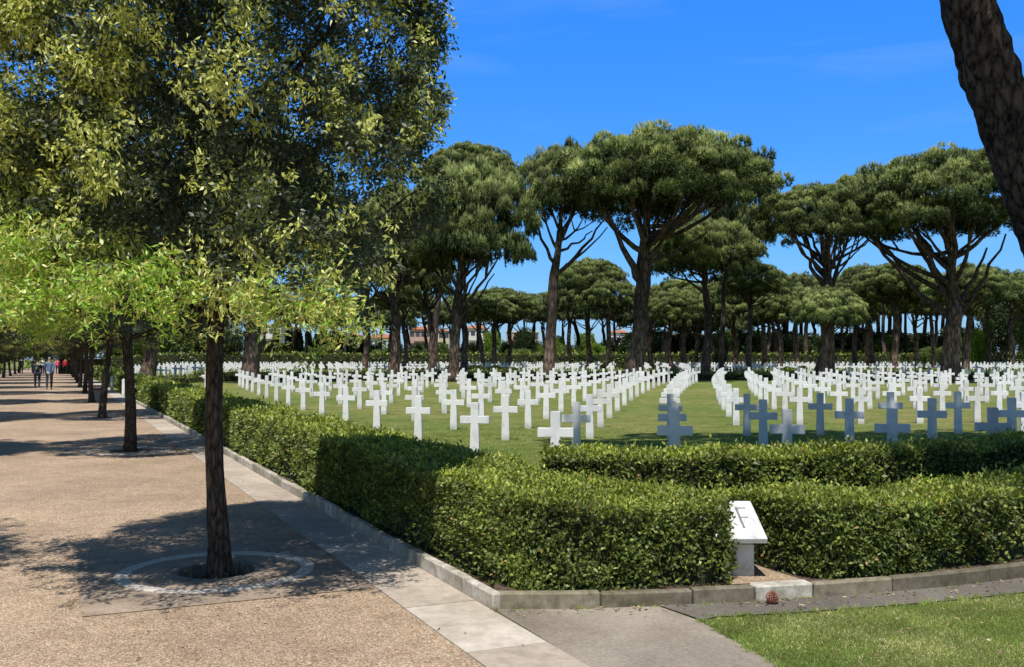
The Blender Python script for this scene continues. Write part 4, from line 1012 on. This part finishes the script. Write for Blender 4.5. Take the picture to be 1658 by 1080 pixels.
house('small cream cottage with a red roof right of the twin-stemmed trunk', 1346, 1382, 543, 175, 'wall_cream', 'roof_tile', 1, 3)

# ------------------------------------------------------------------ bench, posts
bx_, by_ = US(1.35, 43.6)
bn = empty('bench', (bx_, by_, 0), TH); tag(bn, 'pale slatted bench beside an oak on the hedge side of the path', 'bench')
for yy in (-0.75, 0.75):
    b = MB(); b.box(-0.27, 0.27, yy - 0.06, yy + 0.06, 0, 0.43); obj('leg', b.mesh('leg', M['border_stone'], bevel=0.01), bn)
for q in range(5):
    b = MB(); xx = -0.26 + q * 0.112; b.box(xx, xx + 0.08, -0.95, 0.95, 0.433, 0.47); obj('slat', b.mesh('slat', M['wood'], bevel=0.005), bn)
for q in range(2):
    b = MB(); b.box(0.27, 0.31, -0.95, 0.95, 0.55 + q * 0.14, 0.65 + q * 0.14); obj('backrest_slat', b.mesh('backrest_slat', M['wood']), bn)
for yy in (-0.7, 0.7):
    b = MB(); b.box(0.312, 0.35, yy - 0.03, yy + 0.03, 0.2, 0.82); obj('backrest_post', b.mesh('backrest_post', M['wood']), bn)
for (px, yb, h, lb) in ((201, 642, 0.72, 'white stone post at the near side of the hedge opening'), (182, 633, 0.72, 'white stone post at the far side of the hedge opening')):
    z = F * EYE / (yb - 582); b = MB(); b.box(-0.06, 0.06, -0.06, 0.06, -0.02, h); b.add([(-.06, -.06, h), (.06, -.06, h), (.06, .06, h), (-.06, .06, h), (0, 0, h + .05)], [(0, 1, 4), (1, 2, 4), (2, 3, 4), (3, 0, 4)])
    o = obj('stone_post', b.mesh('stone_post', M['marble'])); o.location = (PX(px, z), z, 0); tag(o, lb, 'post', 'stone posts at the hedge opening')

# ------------------------------------------------------------------ people
def skin_mesh(name, nodes, edges, mat, sub=1):
    me = bpy.data.meshes.new(name + '_graph'); me.from_pydata([n[0] for n in nodes], edges, [])
    o = bpy.data.objects.new('tmp', me); COL.objects.link(o)
    md = o.modifiers.new('s', 'SKIN'); md.use_smooth_shade = True; md.branch_smoothing = 0.6
    bpy.context.view_layer.update()
    for i, n in enumerate(nodes):
        sv = me.skin_vertices[0].data[i]; sv.radius = n[1] if isinstance(n[1], tuple) else (n[1], n[1]); sv.use_root = (i == 0)
    sd = o.modifiers.new('d', 'SUBSURF'); sd.levels = sub; sd.render_levels = sub
    dg = bpy.context.evaluated_depsgraph_get(); dg.update()
    r = bpy.data.meshes.new_from_object(o.evaluated_get(dg)); r.name = name
    bpy.data.objects.remove(o); r.materials.clear(); r.materials.append(mat)
    r.polygons.foreach_set('use_smooth', [True] * len(r.polygons)); return r
def person(label, x, y, rz, top, bottom, hair, h=1.7, stride=0.2, shoes='cloth_black', lean=0.06, bag=None, gait=1):
    root = empty('person', (x, y, 0), rz); tag(root, label, 'person', 'people walking on the gravel path')
    k = h / 1.72; st = stride
    # x: right, y: forward (facing), z up
    hip = (0, 0, 0.92)
    J = {}
    def leg(s, f):
        return [((s * 0.10, 0.0, 0.88), 0.085), ((s * 0.105, f * st * 0.55 + 0.03, 0.50), 0.055), ((s * 0.10, f * st, 0.09 if f > 0 else 0.12), 0.036), ((s * 0.11, f * st + 0.14, 0.035 if f > 0 else 0.03), (0.035, 0.028))]
    tors = [(hip, (0.145, 0.10)), ((0, 0.01 + lean * .3, 1.08), (0.125, 0.088)), ((0, 0.02 + lean * .7, 1.28), (0.15, 0.10)), ((0, 0.02 + lean, 1.42), (0.12, 0.075)), ((0, 0.03 + lean * 1.2, 1.50), 0.048), ((0, 0.05 + lean * 1.3, 1.58), (0.068, 0.078)), ((0, 0.045 + lean * 1.3, 1.66), (0.07, 0.082)), ((0, 0.035 + lean * 1.3, 1.70), (0.05, 0.055))]
    def arm(s, f):
        sh = (s * 0.175, 0.02 + lean, 1.40); el = (s * 0.205, 0.02 + lean + f * 0.07, 1.12); wr = (s * 0.20, lean + 0.08 + f * 0.16, 0.90); pm = (s * 0.20, lean + 0.10 + f * 0.18, 0.83)
        return [(sh, 0.052), (el, 0.040), (wr, 0.026), (pm, (0.022, 0.034))]
    nodes = list(tors); edges = [(i, i + 1) for i in range(len(tors) - 1)]
    # nose and ears
    hy = 0.05 + lean * 1.3
    for p_, r_ in (((0, hy + 0.105, 1.60), 0.012),): nodes.append((p_, r_)); edges.append((5, len(nodes) - 1))
    for s in (-1, 1):
        nodes.append(((s * 0.082, hy - 0.01, 1.60), 0.012)); edges.append((5, len(nodes) - 1))
    for s, f in ((-1, gait), (1, -gait)):
        b0 = len(nodes); L = leg(s, f); nodes += L; edges += [(0, b0)] + [(b0 + i, b0 + i + 1) for i in range(3)]
        b0 = len(nodes); A_ = arm(s, -f); nodes += A_; edges += [(3, b0)] + [(b0 + i, b0 + i + 1) for i in range(3)]
        pm = Vector(A_[3][0])
        for q in range(4):     # curled fingers
            off = (q - 1.5) * 0.020; b1 = len(nodes)
            nodes += [((pm.x, pm.y + off, pm.z - 0.045), 0.009), ((pm.x - s * 0.012, pm.y + off, pm.z - 0.075 + abs(q - 1.3) * 0.008), 0.008)]; edges += [(b0 + 3, b1), (b1, b1 + 1)]
        b1 = len(nodes); nodes += [((pm.x - s * 0.012, pm.y + 0.042, pm.z - 0.01), 0.010), ((pm.x - s * 0.018, pm.y + 0.052, pm.z - 0.045), 0.009)]; edges += [(b0 + 3, b1), (b1, b1 + 1)]
    body = obj('body', skin_mesh('body', nodes, edges, M['skin']), root)
    # jacket
    nodes = [((0, 0, 0.84), (0.165, 0.125))] + [((p[0], p[1], p[2]), (r_[0] + 0.022, r_[1] + 0.022) if isinstance(r_, tuple) else r_ + 0.015) for p, r_ in tors[1:4]] + [((0, 0.025 + lean * 1.1, 1.47), 0.062)]
    edges = [(0, 1), (1, 2), (2, 3), (3, 4)]
    for s, f in ((-1, gait), (1, -gait)):
        A_ = arm(s, -f)[:3]; b0 = len(nodes); nodes += [(p, r_ + 0.018) for p, r_ in A_]; edges += [(3, b0), (b0, b0 + 1), (b0 + 1, b0 + 2)]
    obj('jacket', skin_mesh('jacket', nodes, edges, M[top]), root)
    nodes = [((0, 0, 0.90), (0.155, 0.11))]; edges = []
    for s, f in ((-1, gait), (1, -gait)):
        L = leg(s, f)[:3]; b0 = len(nodes); nodes += [(L[0][0], 0.10), (L[1][0], 0.072), (L[2][0], 0.058)]; edges += [(0, b0), (b0, b0 + 1), (b0 + 1, b0 + 2)]
    obj('trousers', skin_mesh('trousers', nodes, edges, M[bottom]), root)
    for s, f in ((-1, gait), (1, -gait)):
        L = leg(s, f); p = Vector(L[2][0]); q = Vector(L[3][0])
        obj('shoe', skin_mesh('shoe', [((p.x, p.y - 0.03, 0.05), (0.045, 0.045)), ((p.x, (p.y + q.y) / 2, 0.048), (0.045, 0.04)), ((q.x, q.y, 0.04), (0.04, 0.03))], [(0, 1), (1, 2)], M[shoes]), root)
    obj('hair', skin_mesh('hair', [((0, hy - 0.03, 1.56), (0.075, 0.055)), ((0, hy - 0.025, 1.66), (0.084, 0.08)), ((0, hy - 0.005, 1.705), (0.066, 0.07))], [(0, 1), (1, 2)], M[hair]), root)
    root.scale = (k, k, k)
    return root
def pplace(px, yfoot):
    z = F * EYE / (yfoot - 582); return PX(px, z), z
x, y = pplace(61, 631.5)
person('walking person in a dark navy jacket and pale shoes, left of the pair', x, y, TH, 'cloth_navy', 'cloth_slate', 'hair_dark', 1.62, 0.2, 'cloth_white', 0.12)
bg = skin_mesh('shoulder_bag', [((0, 0, 0), (0.15, 0.08)), ((0, 0, 0.2), (0.14, 0.07))], [(0, 1)], M['cloth_black'])
o = obj('shoulder_bag', bg); o.location = (x + 0.08, y - 0.24, 0.95); o.rotation_euler = (0, 0, TH); tag(o, 'black bag carried on the back of the walker in navy', 'bag')
x, y = pplace(80.5, 631.5)
person('walking person in a blue denim jacket with grey hair, right of the pair', x, y, TH, 'cloth_denim', 'cloth_slate', 'hair_grey', 1.76, 0.14, 'cloth_black', 0.04, gait=-1)
hp = skin_mesh('tied_sweater', [((-0.12, 0, 0.02), (0.05, 0.05)), ((0, -0.04, 0), (0.12, 0.10)), ((0.03, -0.03, -0.16), (0.10, 0.06))], [(0, 1), (1, 2)], M['cloth_grey'])
o = obj('tied_sweater', hp); o.location = (x + 0.02, y - 0.13, 0.93); o.rotation_euler = (0, 0, TH); tag(o, 'pale grey sweater tied around the hips of the walker in denim', 'sweater')
x, y = pplace(69, 608); person('distant walker in a white top ahead of the pair', x, y, TH, 'cloth_white', 'cloth_navy', 'hair_grey', 1.75)
x, y = pplace(93.5, 607); person('distant walker in a bright pink top right of the pair', x, y, TH, 'cloth_pink', 'cloth_slate', 'hair_dark', 1.7)
x, y = pplace(106, 607); person('distant walker in a red jacket beside the oak trunks', x, y, TH, 'cloth_red', 'cloth_black', 'hair_dark', 1.72)
x, y = pplace(100, 604.5); person('distant walker in pale clothes between the pink and red walkers', x, y, TH, 'cloth_white', 'cloth_grey', 'hair_dark', 1.68)
x, y = pplace(35, 606); person('distant walker in black near the opposite oak row', x, y, TH, 'cloth_black', 'cloth_black', 'hair_dark', 1.75)
x, y = pplace(54, 605); person('distant walker in slate grey left of the white top', x, y, TH, 'cloth_slate', 'cloth_slate', 'hair_dark', 1.7)

# ------------------------------------------------------------------ grass in front, litter
rng = np.random.default_rng(77)
def inside(P, poly):
    x, y = P[:, 0], P[:, 1]; r = np.zeros(len(P), bool); j = len(poly) - 1
    for i in range(len(poly)):
        xi, yi = poly[i]; xj, yj = poly[j]
        c = ((yi > y) != (yj > y)) & (x < (xj - xi) * (y - yi) / (yj - yi + 1e-12) + xi); r ^= c; j = i
    return r
gp = [e for e in edge[1:]] + [(6.5, -1)] + [tuple(p) for p in reversed(gut) if 1.2 < p.x < 6.6]
n = 330000
P = np.stack([rng.uniform(1.1, 6.4, n), rng.uniform(3.8, 9.3, n)], 1)
P += 0
keep = inside(P + rng.normal(0, 0.012, P.shape), gp); P = P[keep]
C = np.concatenate([P, np.zeros((len(P), 1)) + 0.001], 1)
D = rng.normal(size=(len(P), 3)) * 0.8; D[:, 2] = np.abs(D[:, 2]) + 0.5
pat = np.sin(P[:, 0] * 3.1 + P[:, 1] * 2.3) + np.sin(P[:, 0] * 7.3 - P[:, 1] * 5.1 + 1) * 0.6 + np.sin(P[:, 1] * 9.7 + P[:, 0] * 3.3) * 0.4
t = np.clip(rng.beta(2, 2.4, len(P)) * 0.72 + 0.09 * pat, 0, 0.9); t = np.where(rng.random(len(P)) < 0.15 + 0.13 * pat, rng.uniform(0.85, 1, len(P)), t)
V, Fc = blades(C, D, rng.uniform(0.010, 0.026, len(P)), rng.uniform(0.003, 0.005, len(P)))
tag(obj('grass', mesh_np('grass', V, Fc, M['grass_blade'], t)), 'short mown grass beside the pavement in front of the hedge', 'grass', kind='stuff')
# lawn tufts behind the hedges
n = 150000
r = rng.random(n); zz = 8.4 + 16 * r ** 1.3; xx = (rng.random(n) * 1.25 - 0.22) * zz * 0.5
P = np.stack([xx, zz], 1); keep = (P[:, 0] * CT + P[:, 1] * ST > 3.85); P = P[keep]
C = np.concatenate([P, np.zeros((len(P), 1)) + 0.001], 1); D = rng.normal(size=(len(P), 3)) * 0.5; D[:, 2] = np.abs(D[:, 2]) + 0.8
sc = P[:, 1] / 9
V, Fc = blades(C, D, rng.uniform(0.015, 0.03, len(P)), rng.uniform(0.004, 0.007, len(P)) * sc)
t = np.clip(rng.beta(2, 2.2, len(P)) * 0.85, 0, 0.95)
tag(obj('grass', mesh_np('grass', V, Fc, M['grass_blade'], t)), 'short lawn grass around the first rows of crosses', 'grass', kind='stuff')
gut_r = [p for p in gut if 1.35 < p.x < 6]; nt_ = 260; tv = []
for i in range(nt_):
    if i < 170: q = gut_r[int(rng.integers(0, len(gut_r)))]; p = (q.x + rng.normal(0, 0.06), q.y + rng.normal(0.0, 0.022))
    elif i < 215: e_ = rng.random(); p = (1.19 + e_ * 0.26 + rng.normal(0, 0.02), 6.24 - e_ * 0.94)
    else: q = ARC[int(rng.integers(0, 50))]; p = (q.x + rng.normal(0, 0.04), q.y - 0.012)
    m_ = int(rng.integers(8, 30)); tv.append(np.stack([np.full(m_, p[0]) + rng.normal(0, 0.014, m_), np.full(m_, p[1]) + rng.normal(0, 0.010, m_), np.full(m_, 0.006)], 1))
C = np.concatenate(tv); D = rng.normal(size=C.shape) * 0.7; D[:, 2] = np.abs(D[:, 2]) + 0.6
V, Fc = blades(C, D, rng.uniform(0.012, 0.035, len(C)), rng.uniform(0.003, 0.005, len(C)))
tag(obj('grass', mesh_np('grass', V, Fc, M['grass_blade'], np.clip(rng.normal(0.45, 0.2, len(C)), 0, 1))), 'stray grass tufts along the edges of the gutter, pavement and kerb', 'grass', kind='stuff')
# fallen leaves
n = 560
a = rng.integers(0, 4, n); P = np.zeros((n, 3))
for i in range(n):
    if a[i] == 0: q = ARC[int(rng.integers(0, 42))]; P[i] = (q.x + rng.normal(0, .03), q.y - abs(rng.normal(0, 0.08)) - 0.02, 0.014)
    elif a[i] == 1: P[i] = (rng.uniform(1.6, 4.5), rng.uniform(5.0, 7.0), 0.03); 
    elif a[i] == 3: u_, s_ = TU + rng.normal(0, 0.7), tree_s[0] + rng.normal(0, 1.0); q = US(u_, s_); P[i] = (q[0], q[1], 0.013)
    else: u_, s_ = rng.uniform(-2.5, 2.5), rng.uniform(2.5, 14); q = US(u_, s_); P[i] = (q[0], q[1], 0.012)
D = rng.normal(size=(n, 3)); D[:, 2] *= 0.15
V, Fc = leaves(P, D, rng.uniform(0.02, 0.045, n), rng.uniform(0.01, 0.02, n), 0.15, up=np.array([0, 0, 1.0]))
tag(obj('fallen_leaves', mesh_np('fallen_leaves', V, Fc, M['litter'], rng.random(n))), 'dry fallen leaves scattered along the kerb and grass', 'leaves', kind='stuff')

for o in COL.objects:
    if o.get('label') and len(o['label'].split()) > 16: print('LONG', o.name, o['label'])
# ------------------------------------------------------------------ camera, light, sky
cam = bpy.data.cameras.new('camera'); cam.lens = 36 * F / 1658; cam.sensor_width = 36; cam.clip_end = 4000; cam.clip_start = 0.05
co = bpy.data.objects.new('camera', cam); COL.objects.link(co); co.location = (0, 0, EYE); co.rotation_euler = (math.radians(90) + math.atan(42 / F), 0, 0)
scene.camera = co
el = math.radians(65); shd = Vector((0.17, 0.985)).normalized()
d = Vector((shd.x * math.cos(el), shd.y * math.cos(el), -math.sin(el)))
sun = bpy.data.lights.new('sun', 'SUN'); sun.energy = 5.0; sun.angle = math.radians(0.53); sun.color = (1.0, 0.96, 0.90)
so = bpy.data.objects.new('sun', sun); COL.objects.link(so); so.rotation_euler = d.to_track_quat('-Z', 'Y').to_euler(); so.location = (0, 0, 30)
w = bpy.data.worlds.new('World'); scene.world = w; w.use_nodes = True; nt = w.node_tree; nt.nodes.clear()
sky = nt.nodes.new('ShaderNodeTexSky'); sky.sky_type = 'NISHITA'; sky.sun_disc = False; sky.sun_elevation = el; sky.sun_rotation = math.atan2(-shd.x, -shd.y)
sky.altitude = 300; sky.air_density = 1.0; sky.dust_density = 0.3; sky.ozone_density = 3.0
hs = nt.nodes.new('ShaderNodeHueSaturation'); hs.inputs['Saturation'].default_value = 1.25; hs.inputs['Value'].default_value = 1.0
nt.links.new(sky.outputs[0], hs.inputs['Color'])
tc = nt.nodes.new('ShaderNodeTexCoord'); mp = nt.nodes.new('ShaderNodeMapping'); mp.inputs['Scale'].default_value = (1.2, 1.2, 6); mp.inputs['Rotation'].default_value = (0.2, 0.1, 0.5)
nt.links.new(tc.outputs['Generated'], mp.inputs[0])
cn = N(nt, 'ShaderNodeTexNoise', Scale=2.2, Detail=7, Roughness=0.6); cn.inputs['Distortion'].default_value = 0.6; nt.links.new(mp.outputs[0], cn.inputs[0])
cf = ramp(nt, cn.outputs[0], [(0.52, (0, 0, 0)), (0.85, (0.22, 0.22, 0.22))])
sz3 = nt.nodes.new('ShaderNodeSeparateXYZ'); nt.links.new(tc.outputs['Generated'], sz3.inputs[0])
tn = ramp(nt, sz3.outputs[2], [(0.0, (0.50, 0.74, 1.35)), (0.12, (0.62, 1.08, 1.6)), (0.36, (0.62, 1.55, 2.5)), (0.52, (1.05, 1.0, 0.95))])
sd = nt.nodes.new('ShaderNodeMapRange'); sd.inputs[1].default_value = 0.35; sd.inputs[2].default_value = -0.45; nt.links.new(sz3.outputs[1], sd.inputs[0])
tn = mixc(nt, sd.outputs[0], tn, (1.08, 1.03, 1.02))      # unseen sunward sky tinted paler, shaped to take blue off the shaded crosses
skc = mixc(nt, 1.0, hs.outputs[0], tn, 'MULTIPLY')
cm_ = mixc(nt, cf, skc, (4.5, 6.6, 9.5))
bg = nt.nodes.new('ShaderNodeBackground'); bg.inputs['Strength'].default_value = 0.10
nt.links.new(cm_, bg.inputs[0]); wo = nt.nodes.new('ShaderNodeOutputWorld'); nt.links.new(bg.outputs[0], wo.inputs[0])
scene.view_settings.view_transform = 'Standard'; scene.view_settings.look = 'None'; scene.view_settings.exposure = 0; scene.view_settings.gamma = 1
scene.render.engine = 'CYCLES'
scene.cycles.max_bounces = 6; scene.cycles.diffuse_bounces = 3; scene.cycles.transparent_max_bounces = 4; scene.cycles.caustics_reflective = False; scene.cycles.caustics_refractive = False
try: scene.cycles.use_denoising = True
except Exception: pass
